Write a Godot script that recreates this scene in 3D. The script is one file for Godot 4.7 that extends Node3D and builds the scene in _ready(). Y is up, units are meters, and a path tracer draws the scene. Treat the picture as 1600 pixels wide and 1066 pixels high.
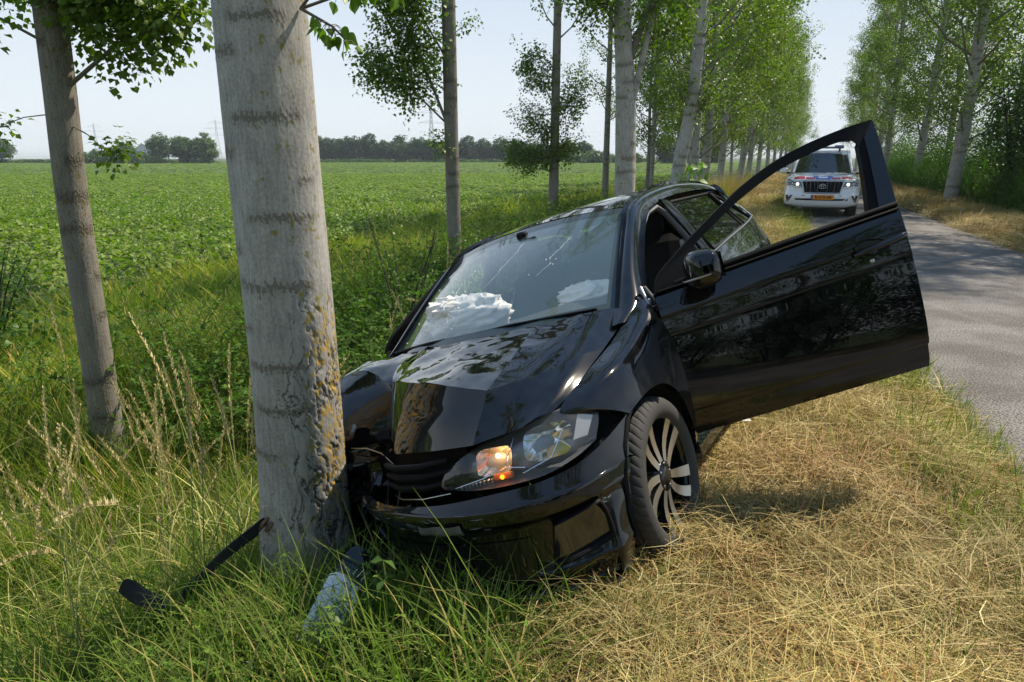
extends Node3D
# A black hatchback against a poplar on a Dutch country road.

const ROAD_W := 3.55
var used := {}
var mats := {}
var rng := RandomNumberGenerator.new()
var nz := FastNoiseLite.new()

# ---------------------------------------------------------------- mesh helper
class MB:
	var v := PackedVector3Array()
	var uv := PackedVector2Array()
	var c := PackedColorArray()
	var ix := PackedInt32Array()
	var col := Color(1, 1, 1)
	func pt(p: Vector3, t := Vector2.ZERO) -> int:
		v.append(p)
		uv.append(t)
		c.append(col)
		return v.size() - 1
	func tri(a: Vector3, b: Vector3, d: Vector3) -> void:
		var n := v.size()
		pt(a); pt(b); pt(d)
		ix.append(n); ix.append(n + 1); ix.append(n + 2)
	func quad(a: Vector3, b: Vector3, d: Vector3, e: Vector3) -> void:
		var n := v.size()
		pt(a, Vector2(0, 0)); pt(b, Vector2(1, 0)); pt(d, Vector2(1, 1)); pt(e, Vector2(0, 1))
		ix.append_array(PackedInt32Array([n, n + 1, n + 2, n, n + 2, n + 3]))
	# rows of points; columns to the right and rows downwards face the viewer
	func grid(rows: Array, flip := false, wrap := false, vs := 1.0) -> void:
		var n := v.size()
		var h := rows.size()
		var w: int = rows[0].size()
		for j in h:
			for i in w:
				pt(rows[j][i], Vector2(float(i) / (w - 1), vs * float(j) / (h - 1)))
		for j in h - 1:
			for i in (w if wrap else w - 1):
				var a := n + j * w + i
				var b := n + j * w + (i + 1) % w
				var d := b + w
				var e := a + w
				if flip:
					ix.append_array(PackedInt32Array([a, d, b, a, e, d]))
				else:
					ix.append_array(PackedInt32Array([a, b, d, a, d, e]))
	func tube(path: Array, rad: Array, sides := 8, cap := true) -> void:
		var n := path.size()
		var up := Vector3.UP
		var t0: Vector3 = (path[1] - path[0]).normalized()
		if absf(t0.dot(up)) > 0.9:
			up = Vector3.RIGHT
		var side := t0.cross(up).normalized()
		var rows := []
		var run := 0.0
		var base := v.size()
		for j in n:
			var t: Vector3
			if j == 0: t = path[1] - path[0]
			elif j == n - 1: t = path[j] - path[j - 1]
			else: t = path[j + 1] - path[j - 1]
			t = t.normalized()
			side = (side - t * side.dot(t)).normalized()
			var o := side.cross(t)
			if j > 0: run += path[j].distance_to(path[j - 1])
			for i in sides + 1:
				var a := TAU * i / sides
				pt(path[j] + (side * cos(a) + o * sin(a)) * float(rad[j]), Vector2(float(i) / sides, run))
		var w := sides + 1
		for j in n - 1:
			for i in sides:
				var a := base + j * w + i
				ix.append_array(PackedInt32Array([a, a + 1, a + w + 1, a, a + w + 1, a + w]))
		if cap:
			for e in 2:
				var at: int = base + (0 if e == 0 else (n - 1) * w)
				var m := pt(path[0 if e == 0 else n - 1])
				for i in sides:
					if e == 0: ix.append_array(PackedInt32Array([m, at + i + 1, at + i]))
					else: ix.append_array(PackedInt32Array([m, at + i, at + i + 1]))
	# box with chamfered edges, axes given by a basis
	func box(o: Vector3, s: Vector3, r := 0.0, b := Basis()) -> void:
		var h := s * 0.5
		r = minf(r, minf(h.x, minf(h.y, h.z)) * 0.9)
		var P := func(x: float, y: float, z: float, ax: int) -> Vector3:
			var q := Vector3(x * (h.x - (0.0 if ax == 0 else r)), y * (h.y - (0.0 if ax == 1 else r)), z * (h.z - (0.0 if ax == 2 else r)))
			return o + b * q
		for g in [1.0, -1.0]:
			var f: float = g
			_q(P.call(f, -1, -1, 0), P.call(f, -1, 1, 0), P.call(f, 1, 1, 0), P.call(f, 1, -1, 0), o)
			_q(P.call(-1, f, -1, 1), P.call(1, f, -1, 1), P.call(1, f, 1, 1), P.call(-1, f, 1, 1), o)
			_q(P.call(-1, -1, f, 2), P.call(1, -1, f, 2), P.call(1, 1, f, 2), P.call(-1, 1, f, 2), o)
		if r > 0.0:
			for f in [1.0, -1.0]:
				for g in [1.0, -1.0]:
					_q(P.call(f, g, -1, 0), P.call(f, g, 1, 0), P.call(f, g, 1, 1), P.call(f, g, -1, 1), o)
					_q(P.call(f, -1, g, 0), P.call(f, 1, g, 0), P.call(f, 1, g, 2), P.call(f, -1, g, 2), o)
					_q(P.call(-1, f, g, 1), P.call(1, f, g, 1), P.call(1, f, g, 2), P.call(-1, f, g, 2), o)
					for k in [1.0, -1.0]:
						_t(P.call(f, g, k, 0), P.call(f, g, k, 1), P.call(f, g, k, 2), o)
	func _q(a: Vector3, b: Vector3, d: Vector3, e: Vector3, o: Vector3) -> void:
		if (d - a).cross(b - a).dot(a + d - o * 2.0) < 0.0: quad(a, e, d, b)
		else: quad(a, b, d, e)
	func _t(a: Vector3, b: Vector3, d: Vector3, o: Vector3) -> void:
		if (d - a).cross(b - a).dot(a + b + d - o * 3.0) < 0.0: tri(a, d, b)
		else: tri(a, b, d)
	# profile of Vector2(radius, along) turned round an axis
	func lathe(prof: Array, o: Vector3, axis: Vector3, sides := 24, flip := false) -> void:
		var up := Vector3.UP if absf(axis.y) < 0.9 else Vector3.RIGHT
		var a := axis.cross(up).normalized()
		var b := a.cross(axis)
		var rows := []
		for p in prof:
			var row := PackedVector3Array()
			for i in sides + 1:
				var g := TAU * i / sides
				row.append(o + axis * p.y + (a * cos(g) + b * sin(g)) * p.x)
			rows.append(row)
		grid(rows, flip)
	func build() -> ArrayMesh:
		var n := PackedVector3Array()
		n.resize(v.size())
		for k in range(0, ix.size(), 3):
			var a := ix[k]
			var b := ix[k + 1]
			var d := ix[k + 2]
			var f := (v[d] - v[a]).cross(v[b] - v[a])
			n[a] += f
			n[b] += f
			n[d] += f
		for k in n.size():
			n[k] = n[k].normalized() if n[k].length_squared() > 1e-20 else Vector3.UP
		var arr := []
		arr.resize(Mesh.ARRAY_MAX)
		arr[Mesh.ARRAY_VERTEX] = v
		arr[Mesh.ARRAY_NORMAL] = n
		arr[Mesh.ARRAY_TEX_UV] = uv
		arr[Mesh.ARRAY_COLOR] = c
		arr[Mesh.ARRAY_INDEX] = ix
		var m := ArrayMesh.new()
		m.add_surface_from_arrays(Mesh.PRIMITIVE_TRIANGLES, arr)
		return m

# ---------------------------------------------------------------- scene helpers
func numbered(called: String) -> String:
	used[called] = used.get(called, 0) + 1
	return called if used[called] == 1 else "%s_%03d" % [called, used[called] - 1]

func tag(o: Node, label: String, category := "", group := "", kind := "") -> Node:
	if label: o.set_meta("label", label)
	if category: o.set_meta("category", category)
	if group: o.set_meta("group", group)
	if kind: o.set_meta("kind", kind)
	return o

func thing(called: String, label: String, category: String, xf := Transform3D(), group := "") -> Node3D:
	var o := Node3D.new()
	o.name = numbered(called)
	o.transform = xf
	add_child(o)
	tag(o, label, category, group)
	return o

func part(called: String, mesh: Mesh, m: Material, parent: Node, xf := Transform3D()) -> MeshInstance3D:
	var o := MeshInstance3D.new()
	o.name = called if parent != self else numbered(called)
	o.mesh = mesh
	o.material_override = m
	o.transform = xf
	parent.add_child(o, true)
	return o

func scatter(called: String, mesh: Mesh, m: Material, parent: Node, xs: Array, cols: Array) -> MultiMeshInstance3D:
	var mm := MultiMesh.new()
	mm.transform_format = MultiMesh.TRANSFORM_3D
	mm.use_colors = cols.size() > 0
	mm.mesh = mesh
	mm.instance_count = xs.size()
	for i in xs.size():
		mm.set_instance_transform(i, xs[i])
	if cols.size() > 0:
		for i in xs.size():
			mm.set_instance_color(i, cols[i])
	var o := MultiMeshInstance3D.new()
	o.multimesh = mm
	o.material_override = m
	o.name = called if parent != self else numbered(called)
	parent.add_child(o, true)
	o.set_meta("kind", "stuff")
	return o

func lin(r: float, g: float, b: float) -> Color:
	return Color(r, g, b).linear_to_srgb()

func mat(key: String, color: Color, rough := 0.6, metal := 0.0) -> StandardMaterial3D:
	if mats.has(key): return mats[key]
	var m := StandardMaterial3D.new()
	m.resource_name = key
	m.albedo_color = color
	m.roughness = rough
	m.metallic = metal
	mats[key] = m
	return m

func noise_tex(kind: int, freq: float, size := 512, octaves := 4, sd := 1, ramp: Array = [], normal := false, bump := 4.0) -> NoiseTexture2D:
	var n := FastNoiseLite.new()
	n.noise_type = kind
	n.frequency = freq
	n.seed = sd
	n.fractal_octaves = octaves
	if octaves == 1: n.fractal_type = FastNoiseLite.FRACTAL_NONE
	var t := NoiseTexture2D.new()
	t.width = size
	t.height = size
	t.seamless = true
	t.noise = n
	if normal:
		t.as_normal_map = true
		t.bump_strength = bump
	if ramp.size() > 0:
		var g := Gradient.new()
		var off := PackedFloat32Array()
		var cl := PackedColorArray()
		for r in ramp:
			off.append(r[0])
			cl.append(r[1])
		g.offsets = off
		g.colors = cl
		t.color_ramp = g
	return t

func tri_tex(m: StandardMaterial3D, scale: float) -> StandardMaterial3D:
	m.uv1_triplanar = true
	m.uv1_world_triplanar = true
	m.uv1_scale = Vector3(scale, scale, scale)
	return m

# Catmull-Rom through control rows in both directions
func cr(a: Vector3, b: Vector3, c: Vector3, d: Vector3, t: float) -> Vector3:
	return b.cubic_interpolate(c, a, d, t)

func cr_line(p: Array, sub: int) -> PackedVector3Array:
	var o := PackedVector3Array()
	var n := p.size()
	for i in n - 1:
		var a: Vector3 = p[i - 1] if i > 0 else p[0] * 2.0 - p[1]
		var d: Vector3 = p[i + 2] if i + 2 < n else p[n - 1] * 2.0 - p[n - 2]
		for k in sub:
			o.append(cr(a, p[i], p[i + 1], d, float(k) / sub))
	o.append(p[n - 1])
	return o

func cr_grid(rows: Array, su: int, sv: int) -> Array:
	var dense := []
	for r in rows:
		dense.append(cr_line(r, su))
	if sv <= 1: return dense
	var w: int = dense[0].size()
	var out := []
	for i in w:
		var colm := []
		for r in dense: colm.append(r[i])
		var l := cr_line(colm, sv)
		if i == 0:
			for k in l.size():
				var e := PackedVector3Array()
				e.resize(w)
				out.append(e)
		for k in l.size(): out[k][i] = l[k]
	return out

# control rows from a flat list of numbers, w points a row
func ctl(w: int, a: Array) -> Array:
	var rows := []
	for j in a.size() / (w * 3):
		var r := []
		for i in w:
			var k := (j * w + i) * 3
			r.append(Vector3(a[k], a[k + 1], a[k + 2]))
		rows.append(r)
	return rows

func mirrored(rows: Array) -> Array:
	var out := []
	for r in rows:
		var e := []
		for p in r: e.append(Vector3(-p.x, p.y, p.z))
		out.append(e)
	return out

# a sheet-metal panel: dense grid plus a rim folded inwards
func panel(rows: Array, flip := false, hem := 0.014) -> MB:
	var b := MB.new()
	b.grid(rows, flip)
	if hem > 0.0:
		var h := rows.size()
		var w: int = rows[0].size()
		var nrm := func(j: int, i: int) -> Vector3:
			var j2 := clampi(j, 0, h - 2)
			var i2 := clampi(i, 0, w - 2)
			var n: Vector3 = (rows[j2 + 1][i2] - rows[j2][i2]).cross(rows[j2][i2 + 1] - rows[j2][i2]).normalized()
			return -n if flip else n
		for e in 4:
			var a := PackedVector3Array()
			var d := PackedVector3Array()
			var cnt: int = w if e < 2 else h
			for k in cnt:
				var j: int = 0 if e == 0 else h - 1 if e == 1 else k
				var i: int = 0 if e == 2 else w - 1 if e == 3 else k
				a.append(rows[j][i])
				d.append(rows[j][i] - nrm.call(j, i) * hem)
			b.grid([d, a], flip if e in [0, 3] else not flip)
	return b

# height of the land: s is the distance to the left of the road's left edge (negative there), t the way ahead
func edge(t: float) -> float:
	if t < 0.0: return 1.78 + 0.235 * t
	if t < 14.0: return 1.78 + 0.235 * t + 0.0047 * t * t
	if t < 36.0: return 5.991 + (t - 14.0) * 0.3666
	return 14.056 + (t - 36.0) * 0.44

func s_of(x: float, z: float) -> float:
	return (x - edge(-z)) * 0.945

func gy(x: float, z: float) -> float:
	var s := s_of(x, z)
	var h := 0.0
	if s >= -0.15 and s <= ROAD_W + 0.15: return -0.03
	if s < 0.0:
		if s > -1.7: h = lerpf(0.0, 0.09, clampf((-s - 0.1) / 0.6, 0, 1))
		elif s > -3.1: h = lerpf(0.09, -0.24, smoothstep(-1.7, -3.1, s))
		elif s > -4.6: h = lerpf(-0.24, -0.85, smoothstep(-2.9, -4.6, s))
		elif s > -6.6: h = lerpf(-0.85, -0.42, smoothstep(-4.6, -6.6, s))
		elif s > -10.0: h = lerpf(-0.42, -0.32, (-s - 6.6) / 3.4)
		else: h = -0.32
	else:
		var r := s - ROAD_W
		if r < 2.0: h = lerpf(0.0, 0.08, clampf(r / 0.6, 0, 1))
		elif r < 4.0: h = lerpf(0.08, -0.5, smoothstep(2.0, 4.0, r))
		else: h = lerpf(-0.5, -0.3, clampf((r - 4.0) / 4.0, 0, 1))
	h += 0.10 * exp(-Vector2(x + 0.95, z + 2.55).length_squared() / 0.35)
	h -= 0.18 * exp(-Vector2(x + 0.55, z + 3.3).length_squared() / 0.25)
	var bump := 0.035 * nz.get_noise_2d(x * 90.0, z * 90.0) + 0.02 * nz.get_noise_2d(x * 300.0, z * 300.0)
	return h + bump * clampf(minf(absf(s), absf(s - ROAD_W)) * 2.0, 0.0, 1.0)

func gp(x: float, z: float) -> Vector3:
	return Vector3(x, gy(x, z), z)

func _ready() -> void:
	rng.seed = 7
	nz.seed = 3
	nz.frequency = 0.01
	# camera
	var cam := Camera3D.new()
	cam.name = "camera"
	cam.fov = 53.08
	cam.near = 0.05
	cam.far = 3000.0
	cam.position = Vector3(0, 1.6, 0)
	cam.rotation_degrees = Vector3(-15.055, 0, 0)
	add_child(cam)
	# sky
	var env := Environment.new()
	env.background_mode = Environment.BG_SKY
	var sm := ProceduralSkyMaterial.new()
	sm.sky_top_color = lin(0.17, 0.31, 0.56)
	sm.sky_horizon_color = lin(0.72, 0.765, 0.775)
	sm.sky_curve = 0.3
	sm.ground_bottom_color = lin(0.10, 0.12, 0.06)
	sm.ground_horizon_color = lin(0.30, 0.34, 0.28)
	var sky := Sky.new()
	sky.sky_material = sm
	env.sky = sky
	env.tonemap_mode = Environment.TONE_MAPPER_LINEAR
	env.tonemap_exposure = 1.34
	env.sdfgi_enabled = true
	env.ssao_enabled = true
	env.ssil_enabled = true
	env.fog_enabled = true
	env.fog_density = 0.0004
	env.fog_light_color = Color(0.90, 0.94, 0.97)
	var we := WorldEnvironment.new()
	we.name = "world"
	we.environment = env
	add_child(we)
	# sun: ahead and to the right, fairly high
	var az := deg_to_rad(56.0)
	var el := deg_to_rad(54.0)
	var to_sun := Vector3(sin(az) * cos(el), sin(el), -cos(az) * cos(el))
	var sun := DirectionalLight3D.new()
	sun.name = "sun"
	sun.light_energy = 1.6
	sun.light_color = Color(1.0, 0.955, 0.88)
	sun.light_angular_distance = 0.6
	sun.shadow_enabled = true
	sun.basis = Basis.looking_at(-to_sun, Vector3.UP)
	add_child(sun)

	build_ground()
	build_far()
	build_trees()
	build_car()
	build_suv()
	build_debris()
	build_grass()
	build_plants()

# ---------------------------------------------------------------- land
func spaced(list: Array) -> PackedFloat32Array:
	var o := PackedFloat32Array()
	for k in list.size():
		var a: float = list[k][0]
		var b: float = list[k][1]
		var st: float = list[k][2]
		var x := a
		while x < b - 1e-4:
			o.append(x)
			x += st
	o.append(list[list.size() - 1][1])
	return o

func at_st(s: float, t: float, y := 1e9) -> Vector3:
	var x := edge(t) + s / 0.945
	return Vector3(x, gy(x, -t) if y > 1e8 else y, -t)

func build_ground() -> void:
	var ss := spaced([[-900, -300, 100], [-300, -60, 30], [-60, -16, 4], [-16, -8, 1.0], [-8, -0.2, 0.2], [-0.2, 0.0, 0.1], [0, 3.55, 0.71], [3.55, 9.0, 0.25], [9.0, 20.0, 1.0], [20, 100, 10], [100, 300, 50], [300, 900, 100]])
	var ts := spaced([[-300, -20, 40], [-20, -2, 2], [-2, 10, 0.2], [10, 30, 0.5], [30, 60, 2], [60, 200, 10], [200, 1400, 100]])
	var b := MB.new()
	var rows := []
	for j in range(ts.size() - 1, -1, -1):
		var row := PackedVector3Array()
		for s in ss: row.append(at_st(s, ts[j]))
		rows.append(row)
	b.grid(rows)
	var k := 0
	for r in rows:
		for p in r:
			var s := s_of(p.x, p.z)
			var n := 0.5 + 0.5 * nz.get_noise_2d(p.x * 60.0, p.z * 60.0)
			var dry := Color(0.24, 0.19, 0.10)
			var soil := Color(0.10, 0.10, 0.045)
			var green := Color(0.09, 0.13, 0.03)
			var q := dry.lerp(soil, 0.3 * n)
			if s < 0: q = q.lerp(green, smoothstep(-1.5, -2.4, s))
			elif s > 5.0: q = q.lerp(green, smoothstep(5.2, 6.0, s))
			b.c[k] = q
			k += 1
	var m := mat("soil_and_thatch", Color.WHITE, 0.95)
	m.vertex_color_use_as_albedo = true
	m.albedo_texture = noise_tex(FastNoiseLite.TYPE_SIMPLEX, 0.03, 512, 5, 4, [[0.2, Color(0.6, 0.58, 0.5)], [0.8, Color(1, 1, 1)]])
	tri_tex(m, 0.7)
	tag(part("ground", b.build(), m, self), "verge, ditch and banks beside the road", "", "", "structure")
	# road with a slight crown and a frayed edge
	b = MB.new()
	rows = []
	var rt := spaced([[-12, 0, 1], [0, 24, 0.12], [24, 60, 1], [60, 400, 10]])
	for j in range(rt.size() - 1, -1, -1):
		var t := rt[j]
		var row := PackedVector3Array()
		var l := 0.07 * nz.get_noise_2d(t * 120.0, 3.0) + 0.05 * nz.get_noise_2d(t * 400.0, 9.0)
		var r := 0.07 * nz.get_noise_2d(t * 120.0, 77.0)
		for i in 9:
			var f := i / 8.0
			var s := lerpf(l, ROAD_W + r, f)
			row.append(at_st(s, t, 0.012 + 0.03 * sin(PI * f) - (0.05 if i in [0, 8] else 0.0)))
		rows.append(row)
	b.grid(rows)
	var rm := mat("worn_asphalt", lin(0.31, 0.295, 0.28), 0.9)
	rm.albedo_texture = noise_tex(FastNoiseLite.TYPE_CELLULAR, 0.09, 1024, 2, 11, [[0.0, Color(0.25, 0.24, 0.23)], [0.3, Color(0.62, 0.61, 0.60)], [0.55, Color(1, 0.98, 0.95)], [0.75, Color(0.6, 0.59, 0.58)], [1.0, Color(1, 1, 1)]])
	tri_tex(rm, 0.55)
	rm.normal_enabled = true
	rm.normal_texture = noise_tex(FastNoiseLite.TYPE_CELLULAR, 0.09, 1024, 2, 11, [], true, 6.0)
	rm.detail_enabled = true
	rm.detail_uv_layer = BaseMaterial3D.DETAIL_UV_2
	rm.detail_blend_mode = BaseMaterial3D.BLEND_MODE_MUL
	rm.detail_albedo = noise_tex(FastNoiseLite.TYPE_SIMPLEX, 0.012, 512, 5, 21, [[0.25, Color(0.8, 0.79, 0.78)], [0.7, Color(1, 1, 1)]])
	rm.uv2_triplanar = true
	rm.uv2_world_triplanar = true
	rm.uv2_scale = Vector3(0.13, 0.13, 0.13)
	tag(part("road", b.build(), rm, self), "narrow grey asphalt country road", "", "", "structure")
	# field of crops: soil, then plants
	b = MB.new()
	var fs := spaced([[-700, -300, 100], [-300, -60, 20], [-60, -9.9, 2.1]])
	var ft := spaced([[-20, 60, 2], [60, 300, 20]])
	rows = []
	for j in range(ft.size() - 1, -1, -1):
		var row := PackedVector3Array()
		for s in fs: row.append(at_st(s, ft[j], -0.30))
		rows.append(row)
	b.grid(rows)
	var fm := mat("field_soil", lin(0.055, 0.085, 0.022), 1.0)
	fm.albedo_texture = noise_tex(FastNoiseLite.TYPE_SIMPLEX, 0.05, 512, 5, 31, [[0.2, Color(0.55, 0.6, 0.5)], [0.8, Color(1, 1, 1)]])
	tri_tex(fm, 0.25)
	tag(part("field", b.build(), fm, self), "flat field of green crop", "", "", "structure")
	# broad-leaved crop plants in rows
	var leafm := mat("crop_leaf", Color.WHITE, 0.55)
	leafm.vertex_color_use_as_albedo = true
	leafm.backlight_enabled = true
	leafm.backlight = Color(0.8, 0.95, 0.3)
	var plants := []
	for q in 3:
		plants.append(crop_plant(38 if q < 2 else 14))
	var xs := [[], [], []]
	var cs := [[], [], []]
	for ring in [[5.0, 30.0, 0.34, 0], [30.0, 70.0, 0.75, 1], [70.0, 260.0, 2.0, 2]]:
		var st: float = ring[2]
		var t: float = ring[0]
		while t < ring[1]:
			var s := -9.7
			var lim := -(t * 1.15 + 8.0)
			while s > lim:
				var p := at_st(s + rng.randf_range(-0.35, 0.35) * st, t + rng.randf_range(-0.35, 0.35) * st, -0.28)
				# tramlines run with the road
				var tram := absf(fposmod(-s - 9.7, 12.0) - 5.0)
				if absf(p.x) < -p.z * 0.85 + 3.0 and not (tram < 0.35 and t < 60) and (s < -10.4 or rng.randf() < 0.75):
					var g := 0.5 + 0.5 * nz.get_noise_2d(p.x * 14.0, p.z * 14.0)
					var sc := st / 0.34 * rng.randf_range(0.75, 1.15)
					var hh := (0.38 if t < 70 else 0.30) / (0.32 * sc) * rng.randf_range(0.75, 1.1)
					var kk: int = ring[3] if ring[3] != 0 else rng.randi() % 2
					kk = 2 if ring[3] == 2 else kk
					xs[kk].append(Transform3D(Basis(Vector3.UP, rng.randf() * TAU).scaled_local(Vector3(sc, sc * hh, sc)), p))
					var w := rng.randf_range(0.75, 1.2)
					cs[kk].append(Color(0.85 + 0.35 * g, 0.95 + 0.15 * g, 0.8) * w)
				s -= st
			t += st
	for q in 3:
		tag(scatter("field_crop", plants[q], leafm, self, xs[q], cs[q]), "low green broad-leaved crop covering the field", "crop")

func crop_plant(n: int) -> ArrayMesh:
	var b := MB.new()
	for i in n:
		var a := rng.randf() * TAU
		var r := 0.05 + 0.13 * sqrt(rng.randf())
		var h := rng.randf_range(0.16, 0.34)
		var o := Vector3(cos(a) * r, h, sin(a) * r)
		leaf(b, o, Vector3(cos(a), rng.randf_range(-0.5, 0.35), sin(a)).normalized(), rng.randf_range(0.07, 0.125), 0.72, Color(0.145, 0.225, 0.03).lerp(Color(0.25, 0.32, 0.065), rng.randf()))
	return b.build()

# a leaf folded along its midrib: four triangles
func leaf(b: MB, o: Vector3, d: Vector3, l: float, wide: float, col: Color, droop := 0.15) -> void:
	b.col = col
	var side := d.cross(Vector3.UP)
	if side.length() < 0.05: side = Vector3.RIGHT
	side = side.normalized().rotated(d, rng.randf_range(-0.7, 0.7))
	var up := side.cross(d).normalized()
	var w := l * wide * 0.5
	var n := b.v.size()
	b.pt(o)
	b.pt(o + d * l * 0.42 + side * w + up * l * 0.10)
	b.pt(o + d * l - up * l * droop)
	b.pt(o + d * l * 0.42 - side * w + up * l * 0.10)
	b.pt(o + d * l * 0.55 + up * l * 0.02)
	b.ix.append_array(PackedInt32Array([n, n + 1, n + 4, n + 1, n + 2, n + 4, n + 4, n + 2, n + 3, n, n + 4, n + 3]))

# a blade of grass: a tapered strip bent over
func blade(b: MB, o: Vector3, dir: float, l: float, w: float, lean: float, bend: float, col: Color, seg := 4) -> void:
	var h := Vector3(cos(dir), 0, sin(dir))
	var side := Vector3(-h.z, 0, h.x)
	var n := b.v.size()
	var p := o
	for k in seg + 1:
		var f := float(k) / seg
		var a := lean + bend * f
		b.col = col.lerp(Color(col.r * 1.15, col.g * 1.1, col.b), f)
		var ww := w * (1.0 - f * f * 0.92) * 0.5
		b.pt(p - side * ww)
		b.pt(p + side * ww)
		p += (Vector3.UP * cos(a) + h * sin(a)) * (l / seg)
	for k in seg:
		var i := n + k * 2
		b.ix.append_array(PackedInt32Array([i, i + 1, i + 3, i, i + 3, i + 2]))

# ---------------------------------------------------------------- the crashed car (x to its left, y up, z forwards, origin under the front axle)
func car_paint() -> StandardMaterial3D:
	if mats.has("black_paint"): return mats["black_paint"]
	var m := mat("black_paint", lin(0.0035, 0.004, 0.0055), 0.07)
	m.clearcoat_enabled = true
	m.clearcoat = 1.0
	m.clearcoat_roughness = 0.012
	m.metallic_specular = 0.15
	m.albedo_color = lin(0.011, 0.0115, 0.0125)
	m.albedo_texture = noise_tex(FastNoiseLite.TYPE_SIMPLEX, 0.02, 512, 6, 17, [[0.35, Color(0.5, 0.5, 0.55)], [0.7, Color(0.85, 0.83, 0.8)], [0.9, Color(1, .97, .92)]])
	m.uv1_triplanar = true
	m.uv1_scale = Vector3(1.1, 1.1, 1.1)
	return m

func smoothed(rows: Array, su: int, sv: int) -> Array:
	return cr_grid(rows, su, sv)

# point and normal on a dense grid at (u, v)
func on_grid(g: Array, u: float, v: float, off := 0.0) -> Vector3:
	var h := g.size() - 1
	var w: int = g[0].size() - 1
	var x := clampf(u, 0, 1) * w
	var y := clampf(v, 0, 1) * h
	var i := mini(int(x), w - 1)
	var j := mini(int(y), h - 1)
	var a: Vector3 = g[j][i].lerp(g[j][i + 1], x - i)
	var b: Vector3 = g[j + 1][i].lerp(g[j + 1][i + 1], x - i)
	var n: Vector3 = (g[j + 1][i] - g[j][i]).cross(g[j][i + 1] - g[j][i]).normalized()
	return a.lerp(b, y - j) + n * off

# patch of a grid between four (u, v) corners (top left, top right, bottom right, bottom left)
func sub_grid(g: Array, q: Array, nu: int, nv: int, off := 0.0) -> Array:
	var rows := []
	for j in nv + 1:
		var row := PackedVector3Array()
		for i in nu + 1:
			var a: Vector2 = q[0].lerp(q[1], float(i) / nu)
			var b: Vector2 = q[3].lerp(q[2], float(i) / nu)
			var c := a.lerp(b, float(j) / nv)
			row.append(on_grid(g, c.x, c.y, off))
		rows.append(row)
	return rows

func fan(outer: Array, arch: Array, bulge: Array) -> Array:
	var rows := [outer, [], [], arch]
	for i in outer.size():
		var k: float = bulge[i]
		rows[1].append(outer[i].lerp(arch[i], 0.3) + Vector3(0.034 * k, 0.03 * k, 0))
		rows[2].append(outer[i].lerp(arch[i], 0.65) + Vector3(0.03 * k, 0.02 * k, 0))
	return rows

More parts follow.
